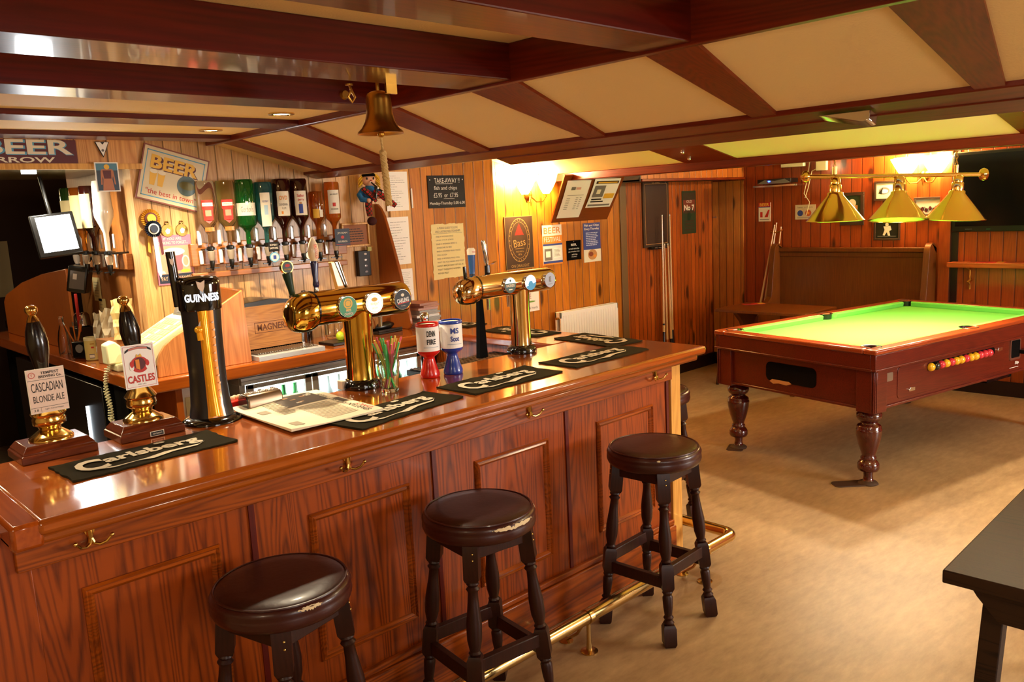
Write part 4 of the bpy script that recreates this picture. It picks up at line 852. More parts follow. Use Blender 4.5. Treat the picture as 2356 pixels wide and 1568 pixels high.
m=MB(); m.lathe_to((-.07,0,.035),(.07,.01,.04),[(.005,0),(.022,.2),(.025,.7),(.01,1)],BLACK,12); m.build('folded_item',as_)
# brown and dark bottles by the crate
vessel('sauce_bottle','slim brown bottle between the crate and the first tap',[(0,0),(.024,0),(.026,.1),(.024,.15),(.011,.19),(.011,.235),(0,.236)],(2.285,4.10,1.0256),flat('brown_bottle_glass','#5a2c0c',.1,coat=.5),'bottle')
vessel('wine_bottle','dark wine bottle standing beside the slim brown bottle',[(0,0),(.03,0),(.031,.17),(.026,.2),(.012,.23),(.012,.28),(0,.281)],(2.33,4.13,1.0256),flat('dark_wine_glass','#1a100a',.1,coat=.5),'bottle')
# ---- optics
RAILW=wood('optics_rail_wood','#8a4a1c','#b8743a','x',1.2,.35,.3,.8,rings=.3)
MIRR=flat('polished_clip','#f4f2f0',.3,.35)
def optic(label,group):
    t=thing('optic_dispenser',label,'spirit dispenser',group=group)      # origin: nozzle axis on the wall side, z = bottle mouth
    m=MB(); m.lathe([(.011,.005),(.02,.0),(.02,-.012),(.012,-.018)],BLACK,n=16); m.box(-.03,.03,.0,.09,-.016,-.006,BLACK); m.build('collar',t)
    m=MB(); m.lathe([(.016,-.018),(.019,-.022),(.017,-.05),(.012,-.068)],MATS.get('optic_plastic') or flat('optic_plastic','#e8d8c0',.05,trans=.7,ior=1.3),n=16); m.build('measure_chamber',t)
    m=MB(); m.lathe([(.012,-.066),(.014,-.075),(.009,-.10),(.006,-.118),(.0,-.118)],BLACK,n=14,cap=False); m.build('nozzle',t)
    m=MB(); m.box(-.035,.035,-.004,.004,-.108,-.103,BLACK).box(-.004,.004,-.03,.02,-.106,-.10,BLACK); m.build('lever_bar',t)
    m=MB(); m.box(-.045,-.024,.040,.048,.012,.085,MIRR).box(-.045,-.024,.040,.048,-.085,-.015,MIRR); m.build('clip',t,bevel=.003)
    return t
rl=tag(MB().box(1.74,2.66,4.168,4.199,1.485,1.60,RAILW).build('optics_rail',bevel=.004),'reddish wooden optics rail on the veneer wall','rail')
rl2=tag(MB().box(1.74,2.66,4.172,4.199,1.42,1.45,RAILW).build('optics_rail',bevel=.004),'thin lower wooden strip under the main optics rail','rail')
def bottle(label,body,prof,lab=None,liquid=None,cap=True,group='inverted spirit bottles'):
    """inverted bottle: origin at the mouth, z up to the base"""
    t=thing('spirit_bottle',label,'bottle',group=group)
    m=MB(); m.lathe(prof,body,n=28,cap=False); m.build('glass',t,angle=60)
    if lab:
        m=MB(); lab(m); m.build('label',t,smooth=True)
    return t
def arc(m,r,z0,z1,a0,a1,mt,n=14,e=.0):
    v=[]
    for k in range(n+1):
        a=a0+(a1-a0)*k/n; v+=[((r+e)*math.sin(a),-(r+e)*math.cos(a),z0),((r+e)*math.sin(a),-(r+e)*math.cos(a),z1)]
    m.add(v,[(2*k,2*k+2,2*k+3,2*k+1) for k in range(n)],mt)
def ctext(m,t,r,cz,w,h,mt,bold=0):
    v,f=text_geo(t,bold); m.add([((r)*math.sin(a*w/r),-(r)*math.cos(a*w/r),cz+b*h) for a,b in v],f,mt)
def P(r,h=.33,neck=.08,sh=.06): return [(0,0),(.012,0),(.0125,.004),(.012,neck*.85),(r*.55,neck+sh*.35),(r*.93,neck+sh*.8),(r,neck+sh),(r,h-.01),(r*.9,h),(0,h-.004)]
GCL=flat('clear_bottle_glass','#fdfaf5',.02,trans=1,ior=1.33); GGR=flat('green_bottle_glass','#1f9a3a',.03,trans=.85,ior=1.4,coat=.5); GTE=flat('teal_bottle_glass','#4aa0a6',.03,trans=.85,ior=1.4,coat=.5)
GDK=flat('dark_rum_glass','#2a0a06',.04,coat=.8); GAM=flat('amber_spirit','#c46a1c',.03,trans=.8,ior=1.36,coat=.4); GWH=flat('milky_spirit','#e6dccb',.08,coat=.8)
def Lsm(m):
    arc(m,.0475,.19,.235,-.62,.62,REDINK); arc(m,.0475,.135,.19,-.5,.5,REDINK,e=.0003)
    m.add([(-.02,-.0432,.136),(.02,-.0432,.136),(0,-.048,.118)],[(0,1,2)],REDINK); arc(m,.048,.155,.185,-.3,.3,flat('pale_red','#e07a60',.4) if 'pale_red' not in MATS else MATS['pale_red'],e=.0004); arc(m,.0477,.205,.222,-.55,.55,OFFW,e=.0004); ctext(m,'SMIRNOFF',.0485,.2135,.045,.009,REDINK); arc(m,.0478,.08,.10,-.5,.5,flat('bronze_band','#b5652c',.3) if 'bronze_band' not in MATS else MATS['bronze_band'])
def Lgo(m): arc(m,.0485,.15,.215,-1.3,1.3,OFFW); ctext(m,"Gordon's",.049,.183,.066,.03,GREYINK); arc(m,.0488,.205,.222,-.15,.15,PAPER,e=.0004)
def Lbo(m): arc(m,.0485,.09,.265,-.55,.55,OFFW); ctext(m,'BOMBAY',.0492,.22,.03,.01,BLUEINK); m_=0; arc(m,.0488,.15,.2,-.2,.2,flat('faint_blue','#a9c2cf',.5) if 'faint_blue' not in MATS else MATS['faint_blue'],e=.0004)
def Lov(m): arc(m,.0485,.14,.27,-.7,.7,OFFW); ctext(m,'OVD',.0493,.235,.045,.022,ORG,.02); ctext(m,'DEMERARA',.0493,.20,.045,.012,GREYINK); ctext(m,'RUM',.0493,.18,.02,.011,GREYINK); arc(m,.0488,.15,.165,-.3,-.1,ORG,e=.0004)
def Lsj(m): arc(m,.0485,.14,.27,-.7,.7,OFFW); ctext(m,'Sailor',.0493,.245,.04,.016,REDINK,.02); ctext(m,'Jerry',.0493,.222,.035,.016,REDINK,.02); arc(m,.0488,.15,.20,-.3,.15,BLUEINK,e=.0004); arc(m,.0488,.2,.21,-.2,.05,TAN,e=.0004)
def Lam(m): arc(m,.040,.12,.17,-.8,.1,YEL); arc(m,.040,.125,.165,.15,.7,OFFW)
def Ljb(m): arc(m,.0435,.14,.27,-.8,.8,OFFW); ctext(m,'JIM BEAM',.0442,.245,.045,.01,INK); arc(m,.0438,.18,.2,-.25,.15,REDINK,e=.0004); ctext(m,'BOURBON',.0442,.165,.04,.008,INK)
spec=[('clear vodka bottle with red label, leftmost on the long optics rail',GCL,P(.047),Lsm),('clear vodka bottle with red label, second along the optics rail',GCL,P(.047),Lsm),
('bright green gin bottle with cream script label',GGR,P(.048,.335,.075,.03),Lgo),('blue-green gin bottle with tall narrow cream label',GTE,P(.048,.32,.08,.05),Lbo),
('dark rum bottle labelled OVD in orange, left of the sailor label',GDK,P(.048,.335),Lov),('dark rum bottle with sailor figure on its cream label',GDK,P(.048,.335),Lsj),
('shorter round amber bottle with yellow label, second from the right end',GAM,P(.0395,.265,.08,.05),Lam),('bourbon bottle with white label and amber neck at the right end',GAM,P(.043,.315,.08,.04),Ljb)]
OPL=[('optic under the %s'%n) for n in ('leftmost red-labelled vodka bottle','second red-labelled vodka bottle','bright green gin bottle','blue-green gin bottle','dark rum bottle labelled OVD','dark rum bottle with the sailor','short round amber bottle','bourbon bottle at the right end')]
o0=None
for i,(lb,g,pf,la) in enumerate(spec):
    x=1.822+.1045*i; zt=1.578
    b_=bottle(lb,g,pf,la); place(b_,(x,4.115,zt),-.28)
    if not o0: o0=optic(OPL[0],'optics on the long rail'); place(o0,(x,4.115,zt))
    else: dup(o0,(x,4.115,zt),0,OPL[i])
    if i in (4,5): pass
# black hangers on two optics, and the clip-on price cards
m,fin=sign('shelf_card','small dark bourbon card clipped below the rightmost optic bottles','card',(2.565,4.06,1.585),.09,.095,-.12,.004,NAVY); y=f(.004); m.text('JIM BEAM',0,.022,.06,.014,OFFW,y); m.disc(0,.0,.01,REDINK,y,r2=.009); m.text('BOURBON',0,-.024,.055,.010,OFFW,y,bold=.01); m.rect(-.04,.045,-.041,-.039,REDINK,y); fin()
def pumpclip(name,label,loc,parts,cat='bottle tag'):
    m=MB(); parts(m); return tag(place(m.build(name,smooth=False),loc,-.2),label,cat)
def pc1(m): m.box(-.028,.028,-.004,0,.0,.05,BLACK); m.text('BOMBAY',0,.035,.04,.010,OFFW,-.0046); m.text('SAPPHIRE',0,.018,.045,.010,OFFW,-.0046); m.prism([(.026*math.cos(a),-.03+.026*math.sin(a)) for a in [2*PI*k/20 for k in range(20)]],-.004,0,'y',SKYB); m.disc(0,-.03,.021,OFFW,-.0046); m.rect(-.008,.008,-.04,-.02,BLUEINK,-.0052)
pumpclip('bottle_tag','black and pale blue round gin tag hanging on the optic below the teal bottle',(2.135,4.05,1.535),pc1)
def pc2(m): m.prism([(.026*math.cos(a),.026*math.sin(a)) for a in [2*PI*k/20 for k in range(20)]],-.004,0,'y',BLACK); m.disc(0,0,.023,PAPER,-.0046); m.rect(-.009,.009,-.016,.016,INK,-.0052); m.disc(0,0,.005,PAPER,-.0058)
pumpclip('bottle_tag','round white tag with a black oblong on the optic below the sailor bottle',(2.345,4.05,1.50),pc2)
# left group: four bottles on the side wall
rlw=tag(MB().box(1.47,1.501,4.30,5.05,1.49,1.57,RAILW).build('optics_rail',bevel=.004),'short wooden optics rail on the side wall of the alcove','rail')
lsp=[(4.38,'milky white spirit bottle nearest the rosettes, on the side wall',GWH,[(0,0),(.012,0),(.013,.09),(.02,.11),(.044,.17),(.047,.20),(.044,.22),(.040,.33),(.036,.345),(0,.34)],None),
(4.57,'brown-labelled bottle second from the rosettes on the side wall',GDK,P(.046,.33),lambda m: arc(m,.0465,.12,.29,-.8,.8,PARCH)),
(4.73,'third side-wall bottle, amber with a tall cream label',GAM,P(.046,.33),lambda m: arc(m,.0465,.12,.29,-.8,.8,PARCH)),
(4.89,'green-necked bottle farthest left on the side wall',flat('olive_glass','#223c14',.05,coat=.7),P(.046,.335),lambda m: arc(m,.0465,.10,.27,-.8,.8,PARCH))]
lol=['optic under the milky white bottle','optic under the second side-wall bottle','optic under the amber side-wall bottle','optic under the green-necked side-wall bottle']
for i,(y_,lb,g,pf,la) in enumerate(lsp):
    b_=bottle(lb,g,pf,la,group='bottles on the side wall'); place(b_,(1.415,y_,1.585),-PI/2+.5); d_=dup(o0,(1.415,y_,1.585),-PI/2,lol[i],'optics on the side wall')
# ---- things on the veneer wall
def tin_sign():
    m=MB(); m.box(-.165,.165,-.005,0,-.135,.135,MATS.get('rust_edge') or flat('rust_edge','#8a4a3a',.5)); y=f(.005)
    m.rect(-.158,.158,-.128,.128,flat('aged_cream_tin','#d9c8a4',.45),y)
    for a,b,c_,d_ in ((-.145,.145,.108,.113),(-.145,.145,-.113,-.108),(-.145,-.141,-.113,.113),(.141,.145,-.113,.113)): m.rect(a,b,c_,d_,SKYB,y-.0005)
    m.text('BEER',.004,.056,.235,.066,MAROON,y-.0006,bold=.045); m.text('BEER',-.004,.060,.235,.066,YEL,y-.0012,bold=.03); m.disc(.07,-.02,.05,flat('greyed_blue','#5b6e70',.5),y-.0008); m.disc(.07,-.02,.04,flat('olive_print','#6e6a3e',.5),y-.0012,r2=.02)
    for sx in (-.10,-.06): m.poly([(sx-.018,.01),(sx+.018,.01),(sx+.012,-.055),(sx-.012,-.055)],YEL,y-.0008); m.disc(sx,.012,.019,OFFW,y-.0012,r2=.010)
    m.text('"the best in town"',0,-.085,.25,.026,REDINK,y-.0012,shear=0)
    o=m.build('tin_sign',smooth=False); place(o,(1.70,4.188,1.925),rot=(0,.27,0)); tag(o,'tilted rusty tin BEER sign, the best in town, on the veneer wall','sign')
tin_sign()
def rosette(label,loc,r,c1,c2,c3,tails):
    t=thing('rosette',label,'rosette',loc); m=MB(); n=26; v=[(0,-.012,0)]
    for k in range(n*2): a=PI*k/n; q=r*(1 if k%2 else .93); v.append((q*math.cos(a),-.006 if k%2 else -.018,q*math.sin(a)))
    m.add(v,[(0,1+k,1+(k+1)%(2*n)) for k in range(2*n)],c1); m.build('pleated_ribbon',t,smooth=False)
    m=MB(); m.lathe_to((0,-.014,0),(0,-.020,0),[(r*.62,0),(r*.62,1)],c2,24); m.build('inner_ring',t); m=MB(); m.lathe_to((0,-.020,0),(0,-.026,0),[(r*.48,0),(r*.44,1)],c3,24); m.build('centre_button',t)
    for P_,mt in tails: m=MB(); m.prism(P_,-.009,-.007,'y',mt); m.build('tail',t,smooth=False)
rosette('yellow rosette with dark ring on the veneer wall',(1.565,4.193,1.735),.048,flat('gold_ribbon','#d09a30',.5),MAROON,YEL,[([(-.02,-.03),(-.005,-.03),(-.01,-.17),(-.028,-.16)],MATS['gold_ribbon'])])
rosette('navy and white rosette with long white printed ribbon, overlapping the yellow one',(1.563,4.168,1.685),.042,NAVY,OFFW,NAVY,[([(-.006,-.03),(.015,-.03),(.022,-.21),(.012,-.245),(.0,-.21)],PAPER),([(.02,-.03),(.035,-.03),(.04,-.125),(.028,-.13)],MAROON)])
GM=flat('gilt_medal','#a88848',.4,1)
def medal(label,x):
    m=MB(); m.lathe_to((0,0,0),(0,-.006,0),[(.029,0),(.031,.4),(.029,1)],GM,24); m.ring(0,0,.03,.004,GM,-.0075,28); m.tube([(0,-.003,.03),(-.01,-.003,.036),(-.006,-.003,.045),(.006,-.003,.045),(.01,-.003,.036),(0,-.003,.03)],.003,GM,6); m.poly([(-.02,-.012),(-.015,-.018),(.02,.012),(.015,.018)],BRASSD,-.0072)
    m.poly([(-.012,.0),(0,.012),(.014,.004),(.008,-.014),(-.006,-.016)],STEEL,-.0078); tag(place(m.build('medal'),(x,4.199,1.672)),label,'ornament','gilt horse-brass ornaments')
medal('gilt round ornament right beside the rosettes',1.645); medal('gilt round ornament nearer the first vodka bottle',1.718)
m,fin=sign('poster','pink and navy pay-in-advance beer poster behind the tall black font','poster',(1.665,4.2,1.527),.185,.245,0,.005,flat('dusty_pink','#b8708a',.5)); y=f(.005)
m.rect(-.085,.085,-.09,.07,flat('salmon_print','#d8967a',.5),y); m.text('IF YOU ARE',0,.105,.09,.013,OFFW,y-.0005); m.text('DRINKING TO FORGET...',0,.085,.15,.014,OFFW,y-.0005); m.rect(-.085,.085,-.115,-.07,NAVY,y-.0005); m.text('PAY IN ADVANCE!',0,-.092,.15,.02,flat('peach_print','#e8b088',.5),y-.001)
m.poly([(-.045,.03),(.045,.03),(.035,-.055),(-.035,-.055)],PINK,y-.0006); m.poly([(-.03,.03),(-.01,.03),(-.01,-.055),(-.025,-.055)],MAROON,y-.0009); m.disc(0,.04,.055,OFFW,y-.001,r2=.02); m.ring(.055,-.01,.02,.007,OFFW,y-.001,20,.03); m.poly([(-.08,-.066),(-.06,-.05),(-.05,-.066)],OFFW,y-.001); m.disc(.05,-.058,.025,YEL,y-.0008,r2=.008); fin()
framed('small wooden framed price list on the veneer wall beneath the bourbon bottle',(2.74,4.2,1.59),.19,.14,PALEW,.012,flat('orange_brown_paper','#9a5a2c',.6),lambda m,y:lines(m,-.06,.06,.04,-.045,6,INK,y,4),0)
def white_sheet(label,x,z,w,h,seed,parent=None):
    m,fin=sign('notice',label,'notice',(x,4.19,z),w,h,0,.0015,PAPER); lines(m,-w*.38,w*.42,h*.42,-h*.42,15,GREYINK,f(.0015),seed,.35,.14); return fin()
white_sheet('top white typed notice behind the tartan doll',3.06,1.835,.165,.235,1); white_sheet('middle white typed notice, half hidden by the end screen',3.05,1.535,.16,.29,2); white_sheet('lowest white typed notice beside the end screen',3.085,1.26,.1,.2,6)
sk=thing('socket_box','dark socket strip with small switches fixed beside the end screen','socket',(2.77,4.2,1.42)); m=MB(); m.box(-.04,.045,-.035,0,-.075,.075,flat('dark_brown_plastic','#1a0e08',.5)); m.build('body',sk,bevel=.003)
for k in range(4): m=MB(); m.disc(.01,.055-.035*k,.010,CHROME,-.0357,r2=.006); m.build('switch',sk)
m=MB(); m.box(.025,.05,-.045,-.035,.07,.095,flat('olive_tag','#b0a040',.5)); m.build('tag',sk)
# doll
dl=thing('piper_doll','knitted doll with yellow hair, blue jumper and red tartan pipes perched on the end screen','doll',(2.80,4.10,1.765),-.35,rot=(0,0,-.55))
SKIN=flat('doll_felt_skin','#e0a888',.9); HAIR=flat('yellow_wool','#e0b030',.95,bump=1,bs=150); BLW=flat('blue_wool','#2a6fa8',.95,bump=.8,bs=180)
def tart():
    m,nt,b=new('red_tartan'); N=nt.nodes; L=nt.links; tc=N.new('ShaderNodeTexCoord'); ch=N.new('ShaderNodeTexBrick'); mp=N.new('ShaderNodeMapping'); mp.inputs['Scale'].default_value=(60,60,60); mp.inputs['Rotation'].default_value=(1.2,.4,.6); L.new(tc.outputs['Object'],mp.inputs[0]); L.new(mp.outputs[0],ch.inputs['Vector'])
    ch.inputs['Color1'].default_value=lin('#b8201c'); ch.inputs['Color2'].default_value=lin('#8e1616'); ch.inputs['Mortar'].default_value=lin('#123018'); ch.inputs['Scale'].default_value=1; ch.inputs['Mortar Size'].default_value=.13; ch.inputs['Brick Width'].default_value=1; ch.inputs['Row Height'].default_value=.9; ch.offset=0
    L.new(ch.outputs['Color'],b.inputs['Base Color']); b.inputs['Roughness'].default_value=.9; return m
TART=tart()
m=MB(); m.sphere((0,0,.135),.040,SKIN,16,(1.1,.9,.9)); m.sphere((.012,-.038,.13),.006,flat('nose_red','#c06048',.8),8); hd=m.build('head',dl)
m=MB()
for sx in (-.012,.026): m.sphere((sx,-.035,.143),.0055,INK,8,(.8,.6,1.4))
m.build('eye',hd)
m=MB(); rr2=random.Random(2)
for k in range(60):
    a=rr2.uniform(.1,PI-.1) if k<20 else rr2.choice((rr2.uniform(-.5,.6),rr2.uniform(PI-.6,PI+.5))); z=.165-rr2.random()*.05; p=Vector((.042*math.cos(a),.034*math.sin(a),z)); q=p+Vector((math.cos(a)*.022,math.sin(a)*.01-.006,-.015-rr2.random()*.02)); m.tube([p*.9+Vector((0,0,.016)),p,q],[.007,.006,.002],HAIR,5)
m.build('hair',hd)
m=MB(); m.lathe([(0,.176),(.03,.174),(.043,.164),(.044,.158),(.036,.155)],BLACKM,n=20); m.build('cap',hd)
m=MB(); m.sphere((0,.0,.06),.042,BLW,14,(1,.8,1.15)); m.tube([(-.035,-.005,.08),(-.06,-.02,.05),(-.05,-.04,.025),(-.02,-.05,.02)],[.018,.018,.016,.014],BLW,10); m.tube([(.035,-.005,.08),(.055,-.03,.06),(.05,-.045,.04)],[.018,.016,.014],BLW,10); m.build('jumper',dl)
m=MB()
for hx,hz in ((-.012,.018),(.046,.036)): m.sphere((hx,-.056,hz),.013,SKIN,10)
m.build('hand',dl)
m=MB(); m.tube([(-.04,-.03,.088),(-.01,-.045,.06),(.02,-.045,.035),(.03,-.04,.01)],[.014,.016,.014,.01],TART,8); m.tube([(.02,-.055,.07),(.06,-.065,.045),(.11,-.07,.005),(.14,-.07,-.02)],[.011,.018,.017,.014],TART,10); m.build('tartan_bag',dl)
m=MB(); m.tube([(.01,-.045,.12),(.04,-.06,.09),(.075,-.07,.06)],[.004,.006,.005],BLACK,8); m.tube([(.03,-.06,.095),(.035,-.07,.06),(.03,-.07,.03)],[.005,.006,.004],BLACK,8); m.sphere((.008,-.044,.122),.005,PAPER,8); m.sphere((.045,-.068,.085),.006,PAPER,8); m.sphere((.07,-.075,.062),.005,PAPER,8); m.build('pipes',dl)
m=MB(); m.tube([(-.01,-.02,.02),(-.015,-.04,-.02),(-.01,-.045,-.07)],[.022,.02,.018],TART,10); m.sphere((-.002,-.052,-.10),.028,flat('maroon_boot','#3a0e10',.9),12,(1,1.1,.9)); m.build('leg',dl)
# papers stack
MG=[flat('magazine_pink','#c88a78',.6),flat('magazine_grey','#b7b3b0',.6),PAPER]
stk=[]
for k in range(9):
    z=1.0262+sum(q for q in [.012]*0)+k*.0145; w_=.17-(.0 if k<5 else .02); dx_=.004*((k*7)%5-2)
    m=MB(); m.box(-w_/2,w_/2,-.08,.08,0,.0135,MG[2 if k%3==0 else 1] if k<6 else MG[0])
    for q in range(3): m.box(-w_/2-.0008,w_/2+.0008,-.0808,.0808,.003+q*.004,.0042+q*.004,MG[1] if k%3==0 else GREYINK)
    o=place(m.build('magazine',smooth=False),(3.10+dx_,4.085,z),.12*((k*5)%3-1)+.1)
    tag(o,('%s magazine in the pile by the end screen'%('lowest','second-lowest','third-lowest','fourth','middle','fifth from the bottom, pale grey','third from the top, pink-edged','pink-edged second from the top','topmost pink-edged')[k]),'magazine','pile of magazines by the end screen')
# ---- far left alcove objects
hdr=struct(MB().box(.2,1.535,4.18,5.1,1.99,2.115,wood('header_boards','#a8642c','#d8a060','z',1,.4,.3,.9,planks=('x',.14),rings=.8)).box(.2,1.55,4.168,4.19,1.972,1.998,PALEW).box(.2,1.50,4.19,5.1,1.98,1.992,wood('soffit_boards','#5e5238','#8e8058','x',1,.25,.6,.8,planks=('y',.1),rings=.2)).build('trim_40',smooth=False))
m,fin=sign('sign','long maroon BEER sign on the header at the far left','sign',(1.00,4.175,2.05),.53,.105,0,.006,MAROON); y=f(.006)
m.text('BEER',.070,.018,.365,.066,SKYB,y,bold=.035); m.text('BEER',.064,.020,.365,.064,OFFW,y-.0005,bold=.022); m.text('SPARROW',-.01,-.036,.36,.024,OFFW,y-.0005,bold=.02); fin()
m=MB(); m.prism([(-.032,.03),(.032,.03),(0,-.042)],-.004,0,'y',INK); m.poly([(-.028,.0275),(.028,.0275),(0,-.036)],PAPER,-.0046); m.disc(0,-.01,.006,GREYINK,-.0052); m.poly([(-.008,.027),(.01,.027),(.002,.016)],INK,-.0052); tag(place(m.build('pennant',smooth=False),(1.378,4.172,2.068)),'small white triangular pennant on the header beside the BEER sign','pennant')
m,fin=sign('postcard','glossy postcard of a back-turned figure hanging below the header','postcard',(1.378,4.15,1.935),.105,.135,0,.002,PAPER); y=f(.002); m.rect(-.047,.047,-.062,.062,flat('sea_blue','#4a7f96',.4),y); m.rect(-.047,.047,-.062,.03,flat('dusk_blue','#28384a',.4),y-.0004)
BR_=flat('tanned_print','#b06a40',.4); m.poly([(-.024,.035),(.024,.035),(.028,.02),(.02,-.01),(.026,-.062),(-.026,-.062),(-.02,-.01),(-.028,.02)],BR_,y-.0008); m.poly([(-.02,.03),(.018,.03),(.016,-.008),(-.016,-.008)],MAROON,y-.0012); m.poly([(-.028,.03),(-.022,.03),(-.026,-.035),(-.033,-.035)],BR_,y-.0012); m.poly([(.022,.03),(.028,.03),(.034,-.035),(.028,-.035)],BR_,y-.0012); m.disc(0,.046,.012,YEL,y-.0012); fin()
SCR=flat('lit_screen','#ffffff',.3,emit='#f2fbff',es=5.5)
ps=thing('till_monitor','black-framed monitor glowing white, hung at the far left','monitor',(1.227,4.5,1.684),rot=(-.25,-.09,-.1))
m=MB(); m.box(-.10,.095,0,.03,-.108,.105,BLACK).box(-.008,.008,.03,.05,-.02,.305,BLACK); m.build('casing',ps,bevel=.005); m=MB(); m.box(-.076,.078,-.002,0,-.085,.09,SCR); m.build('screen',ps)
light('AREA','monitor_glow',(1.227,4.46,1.684),1.2,(.93,.97,1),.15,rot=(-PI/2,0,0))
pt_=MB(); pt_.prism([(5.02,1.0256),(6.5,1.0256),(6.5,1.24),(6.42,1.29),(5.98,1.385),(5.5,1.45),(5.02,1.49)],1.385,1.40,'x',GABLE); tag(pt_.build('partition',bevel=.003),'sloping-topped wooden partition along the far end of the side counter','partition')
tn=thing('tobacco_tin','cream tin canister with a red mark on the side counter','tin',(1.36,4.62,1.0256)); m=MB(); m.lathe([(.038,0),(.042,.004),(.042,.112),(.038,.116)],flat('cream_tin','#d8c478',.4),n=28); m.build('can',tn)
m=MB(); a0=-1.2
for (zz0,zz1,aa,ab,mt) in ((.065,.073,-.25,.05,REDINK),(.012,.035,-.55,.05,GREYINK),(.016,.031,-.52,.02,OFFW),(.085,.09,-.35,.1,BRASSD)): arc(m,.0425,zz0,zz1,aa-.3,ab-.3,mt,e=.0003 if mt is not OFFW else .0006)
m.build('printing',tn); m=MB(); m.lathe([(.043,.104),(.043,.118),(.041,.12),(.0,.12)],flat('cream_lid','#e2d8a8',.35),n=28,cap=False); m.build('lid',tn)
vessel('glass_bottle','faceted clear glass bottle at the left of the pencils',[(0,0),(.03,0),(.032,.02),(.030,.08),(.024,.12),(.014,.16),(.012,.20),(.016,.205),(.012,.208),(0,.205)],(1.325,5.0,1.0256),CLG,'bottle',n=10)
pp=thing('pencil_pot','glass tumbler holding pencils on the side counter','pot',(1.34,4.83,1.0256)); m=MB(); m.lathe([(.03,0),(.034,.10),(.031,.10),(.027,.005),(0,.004)],CLG,n=20,cap=False); m.build('tumbler',pp)
for k,(a,b_) in enumerate(((-.03,.02),(.02,-.03),(.028,.015),(-.012,-.028))):
    m=MB(); p0=Vector((-a*.5,-b_*.5,.006)); p1=Vector((a*1.5,b_*1.5,.19)); m.cyl(p0,p0.lerp(p1,.9),.0035,flat('pencil_orange','#d07020',.4) if k==0 else MATS['pencil_orange'],n=6); m.cyl(p0.lerp(p1,.9),p1,.004,STEEL,n=8); o=m.build('pencil'); o.location=pp.location; tag(o,'orange pencil %s in the tumbler'%('leaning left','leaning toward the bar','leaning right','standing at the back')[k],'pencil','pencils in the tumbler')
cmn=thing('card_machine','dark boxed camera-like device hanging on the alcove wall','device',(1.38,4.78,1.44),-PI/2+.7,rot=(0,.2,-PI/2+.9)); m=MB(); m.box(-.05,.05,-.03,.05,-.07,.07,BLACK); m.build('body',cmn,bevel=.008); m=MB(); m.rect(-.035,.04,-.05,.045,GREYINK,-.0306); m.rect(-.02,.0,0,.03,PAPER,-.0312); m.build('faceplate',cmn)
m=MB(); m.tube([(1.42,4.78,1.5),(1.46,4.79,1.55),(1.497,4.80,1.57)],.006,BLACK,6); m.build('bracket',cmn).matrix_parent_inverse=(Matrix.Translation((1.38,4.78,1.44))@cmn.rotation_euler.to_matrix().to_4x4()).inverted()
for i,(yy,zz,w_,h_,rt_,lb) in enumerate(((4.90,1.37,.12,.13,.0,'upper pale note on the alcove side wall'),(4.84,1.24,.11,.16,.05,'long pale receipt below the upper note on the side wall'),(5.18,1.46,.10,.06,-.1,'farthest pale note on the alcove side wall'))):
    m,fin=sign('note',lb,'note',(1.500,yy,zz),w_,h_,RW,.001,PARCH,tilt=0); lines(m,-w_*.35,w_*.35,h_*.35,-h_*.35,6,GREYINK,f(.001),i,.5,.15); fin()
def crumple(label,loc,w,h,seed,mt=PARCH,rz=-.4):
    r=random.Random(seed); m=MB(); n=6; v=[]
    for i in range(n+1):
        for j in range(n+1): v.append((-w/2+w*i/n+r.uniform(-.006,.006),r.uniform(-.010,.010),h*j/n+(r.uniform(-.012,.012) if j==n else 0)))
    m.add(v,[(i*(n+1)+j,(i+1)*(n+1)+j,(i+1)*(n+1)+j+1,i*(n+1)+j+1) for i in range(n) for j in range(n)],mt); o=m.build('paper',smooth=False); o.modifiers.new('solid','SOLIDIFY').thickness=.0008; tag(place(o,loc,rz),label,'paper','crumpled papers on the side counter')
crumple('tall crumpled paper nearest the cash register',(1.42,4.30,1.15),.10,.20,1); crumple('middle crumpled paper standing above the carton',(1.40,4.45,1.10),.08,.19,2,flat('grey_crumpled','#a89878',.7)); crumple('leftmost crumpled paper beside the tin',(1.375,4.52,1.07),.06,.20,3,MATS['grey_crumpled'])
m=MB(); m.box(-.06,.06,-.08,.08,0,.125,flat('kraft_carton','#8e5a2c',.7)); tag(place(m.build('carton',bevel=.002),(1.40,4.40,1.0256),.1),'brown carton holding papers on the side counter','box')
cr=thing('coffee_machine','dark appliance with chrome details and red handle at the back of the alcove','appliance',(1.43,5.0,1.0256)); m=MB(); m.box(-.05,.05,-.07,.07,0,.14,BLACK).lathe([(.0,.14),(.045,.142),(.04,.2),(.03,.22),(.0,.22)],CHROME,n=16,cap=False); m.build('body',cr,bevel=.004); m=MB(); m.box(-.045,-.03,-.085,-.072,.12,.33,REDINK); m.build('red_handle',cr,bevel=.004)
m=MB(); m.box(-.05,.05,-.035,.035,0,.09,BLACK); cmr=m.build('speaker_dock',bevel=.006); place(cmr,(1.35,4.735,1.0256),-PI/2+.6); m=MB(); m.lathe_to((0,-.036,.055),(0,-.042,.055),[(.022,0),(.022,1)],GREYINK,18); m.build('dial',cmr); tag(cmr,'small black box with a round pale dial beside the tin','device')
